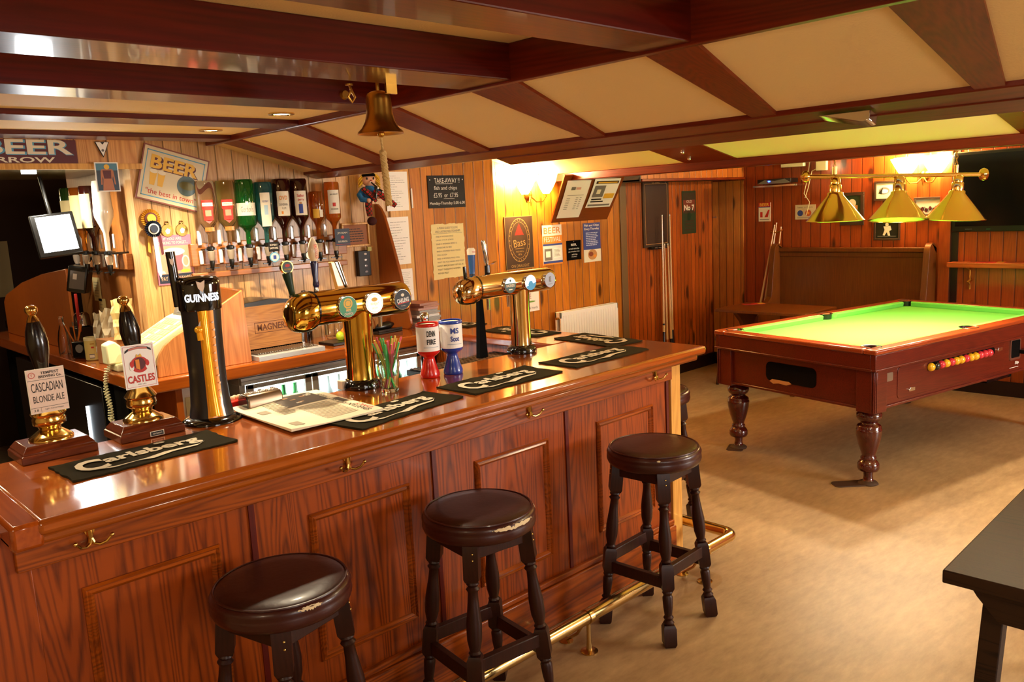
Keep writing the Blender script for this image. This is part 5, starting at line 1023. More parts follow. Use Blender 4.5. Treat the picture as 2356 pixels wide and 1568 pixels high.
# far room glimpses
m=MB(); m.box(-.12,.12,-.01,0,-.22,.22,flat('lit_cream_wall','#e8cf94',.6)); tag(place(m.build('lit_wall_patch',smooth=False),(1.58,7.6,1.42)),'pale patch painted as lit wall glimpsed in the far room','panel')  # pale slab paints the lit part of the far wall
m=MB(); m.box(1.5,2.2,6.75,7.1,1.0,1.06,DARKW).box(1.6,2.1,6.8,7.05,0,1.0,DARKW); tag(m.build('far_counter',bevel=.004),'dark far counter glimpsed behind the partition','counter')
fl=thing('rose_vase','single dark red rose with green leaves in the far room','flower',(1.70,6.95,1.061)); m=MB(); m.lathe([(0,0),(.03,0),(.02,.08),(.012,.12)],CLG,n=12,cap=False); m.build('vase',fl); m=MB(); m.tube([(0,0,.05),(0,0,.17),(-.02,0,.23)],.004,DKGRN,6); m.build('stem',fl); m=MB(); m.sphere((-.02,0,.25),.035,flat('rose_red','#7a0f1c',.6),10,(1,1,.9)); m.sphere((-.02,-.01,.265),.022,MATS['rose_red'],8); m.build('bloom',fl)
m=MB(); 
for a in (0,1.3,2.6,4.2): m.add([(0,0,.1),(.05*math.cos(a)+.01,.05*math.sin(a),.12),(.09*math.cos(a),.09*math.sin(a),.10),(.05*math.cos(a)-.01,.05*math.sin(a)+.02,.10)],[(0,1,2,3)],GRN if a else DKGRN)
m.build('leaf',fl)
dk=tag(place(MB().box(-.25,.25,-.1,.1,-.45,.45,flat('dark_brown_cloth','#2a1a10',.9)).build('hanging_coat'),(1.0,6.6,1.6),.2),'dark hanging shape in the far room beyond the side counter','coat')  # plain dark brown slab
light('POINT','far_room_light',(.6,6.2,2.0),22,WARM,.12)
t=thing('soffit_lamp','slim glowing lamp under the header at the far left','lamp',(1.12,4.42,1.98)); m=MB(); m.box(-.03,.03,-.012,.012,-.012,0,flat('soffit_lamp_lens','#ffffff',.4,emit='#f4f8e8',es=5)); m.build('lens',t); light('AREA','soffit_lamp_light',(1.12,4.42,1.95),9,(1,.93,.78),.12,size_y=.04)
t=thing('unseen_ceiling_lamp','small round ceiling lamp of the far room beyond the servery','ceiling lamp',(.6,6.2,2.2)); m=MB(); m.lathe([(.09,0),(.09,-.03),(.0,-.06)],DIFF,n=20,cap=False); m.build('diffuser',t)
# black under-counter fridge at the far left
bf=thing('fridge','black fridge with lit glass edge under the side counter','fridge',(1.275,4.3,0)); m=MB(); m.box(0,.12,0,1.6,.05,.93,BLACK); m.build('casing',bf,bevel=.004); m=MB(); m.box(-.006,-.001,.25,.262,.35,.80,COOL); m.build('light_strip',bf)
# bar pump gaps: downlights over the servery
for x,y_,lb in ((1.71,3.08,'recessed brass downlight nearer the bar over the servery'),(1.705,3.72,'recessed brass downlight close to the optics wall')):
    t=thing('downlight',lb,'downlight',(x,y_,2.115)); m=MB(); m.lathe([(.052,0),(.052,-.004),(.036,-.006),(.034,-.001)],BRASS,n=24,cap=False); m.build('rim',t); m=MB(); m.lathe([(.0,-.002),(.034,-.002)],flat('downlight_lamp','#fff0c8',.5,emit='#ffd890',es=40) if 'downlight_lamp' not in MATS else MATS['downlight_lamp'],n=20,cap=False); m.build('lamp',t)
    light('SPOT','downlight_light',(x,y_,2.10),70,(1,.84,.58),.03,spot=2.3,blend=.7)
for x in (.30,.45):  # two extra downlights out of view, added to light the servery
    t=thing('downlight','added unseen downlight %s the header over the left of the servery'%('farther from' if x<.4 else 'closer to'),'downlight',(x,3.08 if x<.4 else 3.72,2.115)); m=MB(); m.lathe([(.052,0),(.052,-.004),(.036,-.006),(.034,-.001)],BRASS,n=24,cap=False); m.build('rim',t); m=MB(); m.lathe([(.0,-.002),(.034,-.002)],MATS['downlight_lamp'],n=20,cap=False); m.build('lamp',t)
    light('SPOT','downlight_light',(x,3.08 if x<.4 else 3.72,2.10),34,(1,.84,.58),.03,spot=2.3,blend=.7)
# ================================================================ BELL AND BEAM FITTINGS
bl_=thing('bar_bell','brass ship bell with plaited rope hanging from a ceiling beam','bell',(1.585,2.235,1.955))
m=MB(); m.lathe([(.0,.128),(.02,.127),(.034,.12),(.038,.112),(.040,.10),(.042,.06),(.047,.035),(.058,.015),(.072,.002),(.074,-.004),(.070,-.004),(.055,.012),(.043,.034),(.038,.06),(.036,.10),(.0,.115)],BRASSD,n=36,cap=False); m.build('bell_body',bl_,angle=60)
m=MB(); m.tube([(0,0,.127),(0,0,.16)],.006,BRASSD); m.tube([(-.02,0,.16),(.02,0,.16)],.006,BRASS); m.tube([(0,0,.16),(0,-.03,.165),(0,-.065,.15)],.008,BRASSD); m.box(-.02,.02,-.075,-.066,.11,.2,BRASSD); m.build('bracket',bl_)
m=MB(); m.tube([(0,0,.05),(0,0,-.01)],.003,BRASSD); m.sphere((0,0,-.004),.012,BRASSD,10); m.build('clapper',bl_)
ROPE=flat('plaited_rope','#cfa866',.95,bump=1,bs=120)
m=MB()
for ph_ in range(3):
    pts=[];rr_=[]
    for k in range(60):
        t_=k/59; z=-.012-.215*t_; R_=.002 if t_<.22 else .0065; a=t_*40+ph_*2*PI/3; pts.append((R_*math.cos(a)+.012*t_,R_*math.sin(a)*.8,z)); rr_.append(.003 if t_<.2 else .0062)
    m.tube(pts,rr_,ROPE,6)
m.build('rope',bl_)
m=MB(); m.lathe_to((0,0,0),(0,-.012,0),[(.018,0),(.014,1)],BRASSD,16); tag(place(m.build('brass_stud'),(1.70,2.604,2.125)),'small round brass stud on the beam right of the bell','stud')
hk=thing('brass_hook','small brass ornament hanging from the beam left of the bell','hook',(1.47,2.22,2.095)); m=MB(); m.tube([(0,0,0),(.0,-.01,-.02),(.012,-.01,-.04),(.0,-.01,-.055),(-.012,-.01,-.04),(0,-.01,-.02)],.004,BRASSD,8); m.lathe([(.012,0),(.012,-.004)],BRASSD); m.build('hook_body',hk)
m=MB(); m.prism([(0,0),(.16,0),(.02,-.035),(0,-.03)],-.0,.05,'x',CHROME); lf=m.build('beam_plate',bevel=.002); place(lf,(2.455,1.05,1.927),-PI/2,rot=(0,0,0)); lf.rotation_euler=(0,.28,0); tag(lf,'polished metal plate screwed under the low beam before the pool table','bracket')
for y_ in (3.18,):
    for x,z in ((4.62,2.005),(4.80,1.97)): m=MB(); m.sphere((0,0,0),.012,CHROME,8); tag(place(m.build('screw_cap'),(x,y_+(x-4.6)*.4,z-.003)),'%s of two bright screw caps on the broad low rib'%('upper' if x<4.7 else 'lower'),'screw','screw caps on the low rib')
# ================================================================ THINGS ON THE BAR
ZT=1.0256
def towel(label,x,y_,w,d,rz,seed,z=ZT,text='Carlsberg',grp='bar towels on the counter'):
    r=random.Random(seed); m=MB(); nx,ny=26,10; v=[]
    ed=[(r.uniform(-.003,.003),r.uniform(-.003,.003)) for _ in range(60)]
    H=lambda a,b: .0045+.0015*math.sin(a*9+seed)*math.sin(b*5+seed*2)+(.004*max(0,abs(a)-.44)*12*abs(math.sin(seed*3+b*4)))
    for L_ in (0,1):
        for i in range(nx+1):
            for j in range(ny+1):
                a=i/nx-.5; b=j/ny-.5; e=ed[(i+3*j)%60] if i in (0,nx) or j in (0,ny) else (0,0)
                v.append((a*w+e[0],b*d+e[1]+.004*math.sin(a*6+seed),H(a,b) if L_ else .0003))
    n1=(nx+1)*(ny+1); q=lambda i,j,o=0:o+i*(ny+1)+j; F=[]
    for i in range(nx):
        for j in range(ny): F.append((q(i,j,n1),q(i+1,j,n1),q(i+1,j+1,n1),q(i,j+1,n1))); F.append((q(i,j),q(i,j+1),q(i+1,j+1),q(i+1,j)))
    for i in range(nx): F.append((q(i,0),q(i+1,0),q(i+1,0,n1),q(i,0,n1))); F.append((q(i,ny),q(i,ny,n1),q(i+1,ny,n1),q(i+1,ny)))
    for j in range(ny): F.append((q(0,j),q(0,j,n1),q(0,j+1,n1),q(0,j+1))); F.append((q(nx,j),q(nx,j+1),q(nx,j+1,n1),q(nx,j,n1)))
    m.add(v,F,TOWEL)
    zt=.0078
    m.text('C',-w*.33,-.0,w*.17,d*.60,TOWELW,zt,bold=.035,plane='xy'); m.text('arlsberg',w*.055,.012,w*.60,d*.42,TOWELW,zt,bold=.035,plane='xy')
    P_=[(-w*.36,-d*.26),(-w*.22,-d*.33),(-w*.05,-d*.30),(w*.08,-d*.20),(w*.3,-d*.22),(w*.36,-d*.12),(w*.28,-d*.28),(w*.12,-d*.29),(-w*.02,-d*.40),(-w*.10,-d*.33),(-w*.25,-d*.38)]
    m.poly(P_[:4]+P_[8:],TOWELW,zt,'xy'); m.poly([P_[3],P_[4],P_[5],P_[6],P_[7]],TOWELW,zt,'xy'); m.poly([P_[3],P_[7],P_[8]],TOWELW,zt,'xy')
    m.disc(w*.13,d*.36,.010,TOWELW,zt,10,'xy'); m.disc(w*.16,d*.36,.010,TOWELW,zt,10,'xy')
    o=m.build('bar_towel',smooth=True,angle=50,recalc=True); place(o,(x,y_,z),rz); return tag(o,label,'bar towel',grp)
towel('dark bar towel in front of the two wooden beer engines',.845,2.505,.475,.205,.03,1)
towel('dark bar towel half covered by the folded newspaper',1.63,2.335,.50,.20,.16,2)
towel('dark bar towel in front of the straws and collecting tins',2.185,2.385,.49,.225,.03,3)
towel('dark bar towel on the corner end of the bar, right of the second tap',2.775,2.395,.51,.215,.02,4)
towel('dark bar towel turned lengthwise over the right edge at the corner',3.125,2.68,.42,.215,PI/2-.12,5,ZT+.0005)
towel('dark bar towel on the return behind the second tap column',3.135,3.24,.45,.19,PI/2-.05,6)
towel('farthest dark bar towel, near the magazines on the return',3.16,3.80,.30,.17,PI/2+.1,7)
def engine(label,x,y_,badge,wood_w,wood_d,hx,scale=1):
    t=thing('beer_engine',label,'hand pump',(x,y_,ZT)); BW=wood('engine_base_wood','#3a1408','#6a2c12','x',1.2,.25,.7,.8) if 'engine_base_wood' not in MATS else MATS['engine_base_wood']
    m=MB(); w,d=wood_w/2,wood_d/2; v=[]
    for q,z in ((0,0),(0,.022),(-.006,.026),(-.006,.030),(-.020,.048)):
        for a,b in ((-w-q,-d-q),(w+q,-d-q),(w+q,d+q),(-w-q,d+q)): v.append((a,b,z))
    v=[(a,b,z) for a,b,z in v]; m.add(v,[(0,3,2,1)]+[(4*j+k,4*j+(k+1)%4,4*j+4+(k+1)%4,4*j+4+k) for j in range(4) for k in range(4)]+[(16,17,18,19)],BW); m.build('base',t,bevel=.002)
    m=MB(); m.lathe([(.062,.048),(.062,.054),(.052,.062),(.030,.078),(.033,.088),(.046,.095),(.047,.112),(.044,.118),(.050,.128),(.038,.145),(.024,.165),(.020,.20),(.022,.24),(.026,.262)],BRASS,n=30); m.build('column',t,angle=60)
    m=MB(); b_=Vector((0,0,.255)); e=Vector((hx,0,.408)); m.lathe_to(b_,e,[(.017,0),(.020,.10),(.029,.42),(.031,.58),(.026,.82),(.017,1)],flat('dark_handle','#0e0403',.22,coat=.4) if 'dark_handle' not in MATS else MATS['dark_handle'],24); m.build('handle',t,angle=60)
    d_=(e-b_).normalized(); m=MB(); m.lathe_to(e,e+d_*.05,[(.018,0),(.014,.2),(.009,.38),(.012,.45),(.018,.62),(.018,.8),(.010,.96),(0,1)],BRASS,20); m.build('finial',t,angle=60)
    badge(t); return t
def bad1(t):
    m=MB(); m.box(-.052,.052,-.004,0,-.066,.066,OFFW); y=f(.004); PK=flat('pinkish_card','#e8cdb8',.5); m.rect(-.05,.05,-.064,.064,PK,y+.0002); y-=.0005
    m.text('TEMPEST',.012,.053,.05,.008,INK,y,bold=.02); m.text('BREWING Co.',.012,.042,.062,.008,INK,y,bold=.02); m.ring(-.037,.049,.009,.0015,REDINK,y,20); m.text('T',-.037,.049,.006,.007,REDINK,y)
    m.rect(-.05,.05,.0325,.0335,INK,y); m.text('CASCADIAN',0,.011,.085,.027,INK,y,bold=.0); m.text('BLONDE ALE',.001,-.024,.084,.020,INK,y); m.rect(-.05,.05,-.049,-.048,INK,y); m.rect(-.024,-.0235,-.064,-.049,INK,y); m.text('3.8',-.037,-.056,.012,.007,INK,y); m.text('Light Citrus Hoppy',.012,-.056,.05,.006,GREYINK,y)
    o=m.build('pump_clip',t,smooth=False); o.location=(-.005,-.046,.205); o.rotation_euler=(-.05,.0,.0)
def bad2(t):
    m=MB(); m.box(-.050,.050,-.004,0,-.070,.070,PAPER); y=f(.004)
    for a,b,c_,d_ in ((-.046,.046,.0645,.0655),(-.046,.046,-.0655,-.0645),(-.046,-.0452,-.065,.065),(.0452,.046,-.065,.065)): m.rect(a,b,c_,d_,REDINK,y)
    m.poly([(-.042,.045),(-.03,.052),(0,.056),(.03,.052),(.042,.045),(.04,.053),(.03,.059),(0,.064),(-.03,.059),(-.04,.053)],INK,y-.0004); m.poly([(-.03,.0525),(0,.0565),(.03,.0525),(.028,.0585),(0,.0625),(-.028,.0585)],flat('banner_pink','#c87868',.5),y-.0008)
    m.disc(0,.005,.028,REDINK,y-.0004,r2=.026); m.disc(0,.008,.018,flat('crest_brown','#5a2018',.5),y-.0008,r2=.02); m.poly([(-.012,.022),(0,.022),(0,-.012),(-.012,-.006)],ORG,y-.0012); m.poly([(0,.022),(.012,.022),(.012,-.006),(0,-.012)],MAROON,y-.0012)
    m.poly([(-.01,.03),(-.006,.04),(0,.034),(.006,.04),(.01,.03)],YEL,y-.0012)
    for s_ in (-1,1): m.disc(s_*.025,.0,.007,PAPER,y-.0012,r2=.012); m.disc(s_*.024,.008,.006,REDINK,y-.0016,r2=.01)
    m.text('CASTLES',0,-.040,.084,.024,REDINK,y-.0004,bold=.03); m.text('ABV 3.8%',0,-.058,.026,.004,GREYINK,y-.0004)
    o=m.build('pump_clip',t,smooth=False); o.location=(-.008,-.046,.232); o.rotation_euler=(-.05,.0,.0)
engine('hand pump with pale Cascadian blonde ale clip at the left end',.665,2.775,bad1,.21,.165,-.006)
e2=engine('hand pump with red and white Castles clip',.94,2.775,bad2,.205,.16,-.014)
m=MB(); m.box(-.022,.022,-.0015,0,-.008,.008,OFFW).rect(-.02,.02,-.0065,.0065,INK,-.0019); m.text('ANGRAM',0,0,.03,.005,OFFW,-.0024); o=m.build('maker_plate',e2,smooth=False); o.location=(.01,-.081,.012)
# tall black stout font
gf=thing('stout_font','tall black stout font with glowing white lettering and gold centre','beer font',(1.162,2.755,ZT),-.28); gf.scale=(1.12,1.12,1)
BG=flat('gloss_black_font','#0b0a0b',.1,coat=1)
m=MB(); m.lathe([(.088,0),(.088,.006),(.080,.014),(.068,.020)],BG,n=36); m.build('base',gf,angle=60)
def ell(rx,ry,z,cx=0,n=36,a0=0,a1=2*PI): return [(cx+rx*math.cos(a0+(a1-a0)*k/n),ry*math.sin(a0+(a1-a0)*k/n),z) for k in range(n)]
m=MB(); v=[]; prof=[(.066,.060,.018),(.059,.054,.06),(.054,.049,.15),(.055,.050,.30),(.058,.052,.40)]
for rx,ry,z in prof: v+=ell(rx,ry,z)
m.add(v,[(j*36+k,j*36+(k+1)%36,(j+1)*36+(k+1)%36,(j+1)*36+k) for j in range(len(prof)-1) for k in range(36)],flat('satin_black_font','#1c1618',.38)); m.build('body',gf,angle=60)
m=MB(); v=[]; prof=[(.060,.055,.385),(.062,.056,.39),(.063,.057,.47),(.062,.056,.485),(.052,.047,.497),(.0,.0,.501)]
for rx,ry,z in prof: v+=ell(rx,ry,z)
m.add(v,[(j*36+k,j*36+(k+1)%36,(j+1)*36+(k+1)%36,(j+1)*36+k) for j in range(len(prof)-1) for k in range(36)],BG); hd_=m.build('head',gf,angle=60)
GLOW=flat('glowing_letters','#ffffff',.5,emit='#eef2ff',es=5)
m=MB(); v,f_=text_geo('GUINNESS',.015); vv=[]
for a,b in v: an=a*1.7+.05; vv.append((.0642*math.sin(an),-.0582*math.cos(an),.430+b*.026)); 
m.add(vv,f_,GLOW); m.build('glowing_lettering',hd_)
m=MB(); HP=[(-.012,.02),(.0,.014),(.012,.021),(.010,.0),(.004,-.018),(-.002,-.012),(-.008,-.004)]; m.prism([(a,.466+b) for a,b in HP],-.061,-.053,'y',flat('pale_harp','#e8c8a8',.3)); m.build('harp_emblem',hd_)
m=MB(); v=[]; AMB=flat('amber_gold_panel','#c87808',.3,.2,coat=.6,emit='#e88c10',es=.10)
for z,rx in ((.022,.0655),(.06,.0585),(.15,.0535),(.30,.0545),(.39,.0570)):
    for k in range(9): an=-.28+.80*k/8; v.append((rx*1.03*math.sin(an),-rx*.945*math.cos(an),z))
m.add(v,[(j*9+k,j*9+k+1,(j+1)*9+k+1,(j+1)*9+k) for j in range(4) for k in range(8)],AMB); m.build('gold_panel',gf)
m=MB(); m.tube([(.0,-.05,.385),(-.001,-.057,.34),(-.001,-.058,.25),(.001,-.057,.12),(.004,-.063,.03)],[.012,.012,.012,.014,.017],flat('gold_rod','#f2a41c',.24,.5,coat=.4,emit='#f0a018',es=.12),14); m.sphere((-.018,-.058,.325),.013,MATS['gold_rod'],12); m.tube([(-.018,-.058,.325),(-.015,-.060,.29)],[.008,.010],MATS['gold_rod'],10); m.prism([(-.020,.335),(-.008,.335),(-.004,.37)],-.060,-.056,'y',PAPER); m.build('gold_spout',gf)
m=MB(); v=[]
for i_ in range(12):
    a_=.32+.05*math.sin(i_); z_=.345-.026*i_; m.add([(.0605*math.sin(a_),-.0555*math.cos(a_),z_),(.0605*math.sin(a_+.14),-.0555*math.cos(a_+.14),z_+.004),(.0605*math.sin(a_+.12),-.0555*math.cos(a_+.12),z_-.004)],[(0,1,2)],MATS['pale_harp'])
m.build('raised_lettering',gf)
m=MB(); m.cyl((-.058,.02,.40),(-.066,.02,.585),.0135,BG,n=16); m.prism([(a*.5-.066,.55+b*.7) for a,b in HP],.003,.006,'y',MATS['pale_harp']); m.build('tap_handle',gf)
# T-bar taps
def tfont(label,x,y_,x0,x1,badges,handles,zc_=.335,colr=GOLD,cs=1.38,bs=1.38,gs=1.05):
    t=thing('tap_tower',label,'beer font',(x,y_,ZT))
    bs_=min(cs,1.2); m=MB(); m.lathe([(.062*bs_,0),(.064*bs_,.012),(.060*bs_,.026),(.046*cs,.038)],BG,n=28); m.build('base',t,angle=60)
    m=MB(); m.lathe([(.044*cs,.03),(.042*cs,.06),(.041*cs,.20),(.043*cs,zc_-.03)],colr,n=32); m.build('column',t,angle=60)
    m=MB(); a,b=x0-x,x1-x; m.lathe_to((a+.045,0,zc_),(b,0,zc_),[(.047*bs,0),(.0475*bs,.03),(.0475*bs,.97),(.044*bs,1)],colr,32); m.build('barrel',t,angle=60)
    m=MB(); v=[]; N=20                                              # drooping spout hood at the left end
    for j,(xx,r,dz) in enumerate(((a+.05,.049,0),(a+.03,.052,-.002),(a+.0,.050,-.006),(a-.03,.040,-.012),(a-.045,.024,-.018))):
        for k in range(N): an=2*PI*k/N; v.append((xx,bs*r*math.cos(an)*(1 if math.cos(an)<0 else 1.25),zc_+dz+bs*r*math.sin(an)*(1.0 if math.sin(an)>0 else 1.12)))
    m.add(v,[(j*N+k,j*N+(k+1)%N,(j+1)*N+(k+1)%N,(j+1)*N+k) for j in range(4) for k in range(N)]+[tuple(range(N)),tuple(4*N+k for k in range(N))],colr); m.build('end_hood',t,angle=60)
    m=MB(); m.lathe_to((a+.048,0,zc_),(a+.055,0,zc_),[(.050*bs,0),(.050*bs,1)],BG,28); m.build('end_ring',t)
    for bx,deco in badges:
        m=MB(); M_=Matrix.Translation((bx-x,0,zc_)); m.lathe_to((bx-x,-.040*bs,zc_),(bx-x,-.048*bs-.010,zc_),[(.041*gs,0),(.041*gs,.7),(.038*gs,1)],CHROME,30); bb_=m.build('badge',t)
        m=MB(); m.M=Matrix.Translation((bx-x,-.048*bs-.0105,zc_))@Matrix.Diagonal((gs,1,gs,1)); deco(m); m.build('badge_face',bb_,smooth=False)
    for hn in handles: hn(t,x,y_)
    for bx,_ in badges: 
        m=MB(); m.tube([(bx-x,.04,zc_-.02),(bx-x,.085,zc_-.025),(bx-x,.092,zc_-.07),(bx-x,.092,zc_-.12)],[.012,.011,.009,.008],CHROME,12); m.build('spout',t)
    return t
def bd(bg,fn):
    def d_(m): m.disc(0,0,.0375,bg,0,32); fn(m)
    return d_
EW=flat('glowing_cream_badge','#fff8e0',.4,emit='#fff2cc',es=1.1); EWW=flat('glowing_white_badge','#ffffff',.4,emit='#eefcff',es=1.0)
def f1(m): m.disc(0,.012,.019,YEL,-.0004,24); m.rect(-.02,.02,-.008,-.006,GRN,-.0008); m.ring(0,.012,.013,.002,GRN,-.0008,20); m.rect(-.010,.010,-.014,-.004,YEL,-.0006); m.text('SINCE',0,-.015,.022,.007,OFFW,-.0008); m.text('CHAMPION',0,-.026,.036,.010,OFFW,-.0008,bold=.02)
def f2(m): m.ring(0,0,.034,.0015,YEL,-.0004,28); m.disc(0,.014,.014,YEL,-.0005,20,r2=.008); m.text('WHEAT',0,-.002,.04,.012,YEL,-.0008,bold=.01); m.text('BEER',0,-.018,.025,.008,YEL,-.0008)
def f3(m): m.disc(0,.017,.008,OFFW,-.0004,12,r2=.006); m.text('CARLING',0,-.003,.056,.017,PAPER,-.0006,bold=.03,rot=.1); m.poly([(-.025,-.018),(.028,-.012),(.028,-.009),(-.025,-.014)],REDINK,-.0006); m.text('CLASSIC',0,-.024,.02,.003,OFFW,-.0006)
def hgreen(t,x,y_):
    m=MB(); b_=Vector((1.545-x,.055,.39)); e=Vector((1.530-x,.055,.475)); m.lathe_to(b_-Vector((0,0,.02)),b_,[(.012,0),(.014,1)],CHROME,14); m.lathe_to(b_,e,[(.011,0),(.012,.3),(.018,.85),(.019,1)],DKGRN,16); m.lathe_to(e+Vector((0,.008,.022)),e+Vector((0,-.008,.022)),[(.025,0),(.025,1)],BRASS,22); m.M=Matrix.Translation(e+Vector((0,-.0085,.022))); m.disc(0,0,.021,DKGRN,0); m.disc(0,.006,.01,REDINK,-.0004,r2=.006); m.text('GAYMERS',0,-.008,.028,.006,YEL,-.0005); m.build('tap_handle',t,angle=60)
def hlong(t,x,y_):
    m=MB(); b_=Vector((1.660-x,.075,.36)); e=Vector((1.660-x,.075,.60)); m.lathe_to(b_-Vector((0,0,.03)),b_.lerp(e,.2),[(.018,0),(.012,.3),(.014,.5),(.009,1)],CHROME,16); m.lathe_to(b_.lerp(e,.2),b_.lerp(e,.62),[(.010,0),(.013,.1),(.010,.3),(.016,.9),(.014,1)],flat('navy_glaze','#1c1e50',.1,coat=1),16); m.lathe_to(b_.lerp(e,.58),e,[(.006,0),(.019,.25),(.022,.5),(.017,.75),(.004,1)],flat('ivory_handle','#ecd8b8',.2,coat=.6),16); m.text('ERDINGER',1.660-x,.545,.055,.013,REDINK,y=.052,rot=-PI/2+.05); m.build('tap_handle',t,angle=60)
def hwood(t,x,y_):
    m=MB(); M0=Vector((1.775-x,.075,.355)); M1=Vector((1.735-x,.075,.50)); v=[]
    for p,w,d_ in ((M0,.016,.013),(M0.lerp(M1,.3),.015,.012),(M1,.009,.010)):
        for a,b in ((-w,-d_),(w,-d_),(w,d_),(-w,d_)): v.append((p.x+a,p.y+b,p.z))
    m.add(v,[(0,3,2,1),(8,9,10,11)]+[(4*j+k,4*j+(k+1)%4,4*j+4+(k+1)%4,4*j+4+k) for j in range(2) for k in range(4)],flat('pale_ash_wood','#e0b06a',.35,coat=.4))
    m.prism([(1.735-x+.012,.50),(1.735-x+.032,.50),(1.775-x+.03,.38),(1.775-x+.018,.38)],.070,.082,'y',BG); m.cyl((1.742-x+.022,.068,.50),(1.775-x+.022,.068,.39),.003,CHROME); m.lathe_to((1.775-x,.075,.32),M0,[(.014,0),(.018,1)],BRASS,14); m.build('tap_handle',t,bevel=.002)
tfont('gold T-bar tap tower with green, cream and black round badges, behind the straws',1.785,2.765,1.535,2.01,[(1.70,bd(GRN,f1)),(1.82,bd(EW,f2)),(1.955,bd(flat('black_badge','#0c0a0a',.5),f3))],[hgreen,hlong,hwood],.335)
def g1(m): m.poly([(-.0375*math.cos(a),.0375*math.sin(a)) for a in [.25+(PI-.5)*k/14 for k in range(15)]],flat('pale_glow_green','#e8f4d8',.4,emit='#f0ffe0',es=.8),-.0004); m.disc(0,.022,.006,DKGRN,-.0008,10); m.text('MAGNERS',0,-.002,.055,.014,OFFW,-.0008,bold=.03); m.rect(-.012,.012,-.024,-.018,OFFW,-.0008)
def g2(m): m.poly([(.0375*math.cos(a),.0375*math.sin(a)) for a in [PI+.5+(PI-.5)*k/14 for k in range(15)]],flat('bright_blue','#3a9ed8',.4),-.0004); m.disc(0,-.008,.018,MATS['bright_blue'],-.0006,6)
def g3(m): m.text('E',0,.004,.016,.026,GREYINK,-.0006,bold=.04); m.rect(-.016,.016,-.022,-.020,GREYINK,-.0006)
def hblue(t,x,y_): m=MB(); m.lathe_to((2.455-x,.06,.36),(2.455-x,.06,.485),[(.012,0),(.013,.3),(.015,.55),(.018,1)],flat('cobalt_handle','#2a5a9a',.15,coat=1),16); m.lathe_to((2.455-x,.06,.475),(2.455-x,.06,.505),[(.0185,0),(.0195,.7),(.014,1)],OFFW,16); m.lathe_to((2.455-x,.06,.345),(2.455-x,.06,.40),[(.014,0),(.0125,1)],NAVY,16); m.text('TENNENTS',2.455-x,.488,.026,.008,REDINK,y=.0395); m.build('tap_handle',t,angle=60)
def hchr(t,x,y_): m=MB(); m.lathe_to((2.548-x,.06,.36),(2.548-x,.06,.42),[(.014,0),(.014,1)],BG,14); m.lathe_to((2.548-x,.06,.42),(2.530-x,.06,.535),[(.007,0),(.013,.2),(.011,.9),(.008,1)],CHROME,14); m.prism([(2.555-x,.425),(2.585-x,.428),(2.60-x,.434),(2.575-x,.422)],.05,.07,'y',CHROME); m.build('tap_handle',t,angle=60)
def hblk(t,x,y_): m=MB(); m.lathe_to((2.365-x,.0,.33),(2.36-x,.0,.43),[(.006,0),(.010,.2),(.008,1)],BG,12); m.build('tap_handle',t)
def stand(t,x,y_):
    m=MB(); m.prism([(2.46-x,0),(2.51-x,0),(2.495-x,.31),(2.48-x,.31)],.045,.07,'y',BLACKM); m.build('rear_strut',t)
GS=flat('gold_silver_mirror','#e6c890',.09,1)
tfont('chrome-gold T-bar tap tower with pale glowing badges at the corner of the bar',2.685,2.775,2.36,2.885,[(2.57,bd(flat('bottle_green_badge','#1c4030',.3),g1)),(2.70,bd(EWW,g2)),(2.83,bd(flat('silver_grey_badge','#aab0c0',.3),g3))],[hblue,hchr,hblk,stand],.33,GS,1.12,1.14,.93)
m=MB(); m.box(-.012,.012,-.018,.018,0,.035,flat('white_tab','#e8d8c0',.5)); tag(place(m.build('price_tab',bevel=.002),(1.715,2.80,ZT)),'small pale card tab against the first tap base','card')
# collecting tins
def tin(label,x,y_,col,rim,t1,t2,extra,z=.228):
    t=thing('collecting_tin',label,'collecting tin',(x,y_,ZT),-.35); t.scale=(1.08,1.08,1); m=MB(); m.lathe([(.036,0),(.038,.004),(.038,.016),(.030,.04),(.0215,.075),(.021,.085),(.028,.09),(.038,.098),(.043,.105),(.043,.118)],col,n=30); m.build('stand',t,angle=60)
    m=MB(); m.lathe([(.0435,.112),(.0438,.215)],PAPER,n=34,cap=False); m.lathe([(.0,.112),(.043,.112)],PAPER,n=34,cap=False); lb_=m.build('paper_wrap',t,angle=60)
    m=MB(); ctext(m,t1,.0446,.185,.034,.024,extra,.03); ctext(m,t2,.0446,.152,.036,.022,extra,.03)
    arc(m,.0442,.128,.130,-.7,.7,flat('faint_line','#a0a8b8',.5) if 'faint_line' not in MATS else MATS['faint_line']); m.build('lettering',lb_)
    m=MB(); m.lathe([(.0435,.212),(.0455,.214),(.0455,.222),(.042,.226),(.038,.223)],rim,n=32,cap=False); m.lathe([(0,.218),(.040,.219)],OFFW,n=30,cap=False); m.box(-.012,.012,-.002,.002,.2195,.2205,INK); m.build('lid',t,angle=60); return t
RP=flat('gloss_red_plastic','#d01a10',.25,coat=.6); BP=flat('gloss_blue_plastic','#1f3f9c',.25,coat=.6)
tin('red and white collecting tin with handwritten DENN FIRE label',2.068,2.69,RP,RP,'DENN','FIRE',INK)
tin('blue and white collecting tin with M Scot label, behind the red one',2.172,2.665,BP,BP,'MS','Scot',BLUEINK)
b2=thing('small_bottle','small dark glass bottle with chrome top behind the red tin','bottle',(2.115,2.765,ZT)); m=MB(); m.lathe([(0,0),(.026,0),(.027,.18),(.018,.21),(.012,.22)],BG,n=18,cap=False); m.build('glass',b2,angle=60); m=MB(); m.lathe([(.015,.22),(.019,.225),(.019,.25),(.012,.258),(0,.258)],CHROME,n=16); m.build('cap',b2,angle=60)
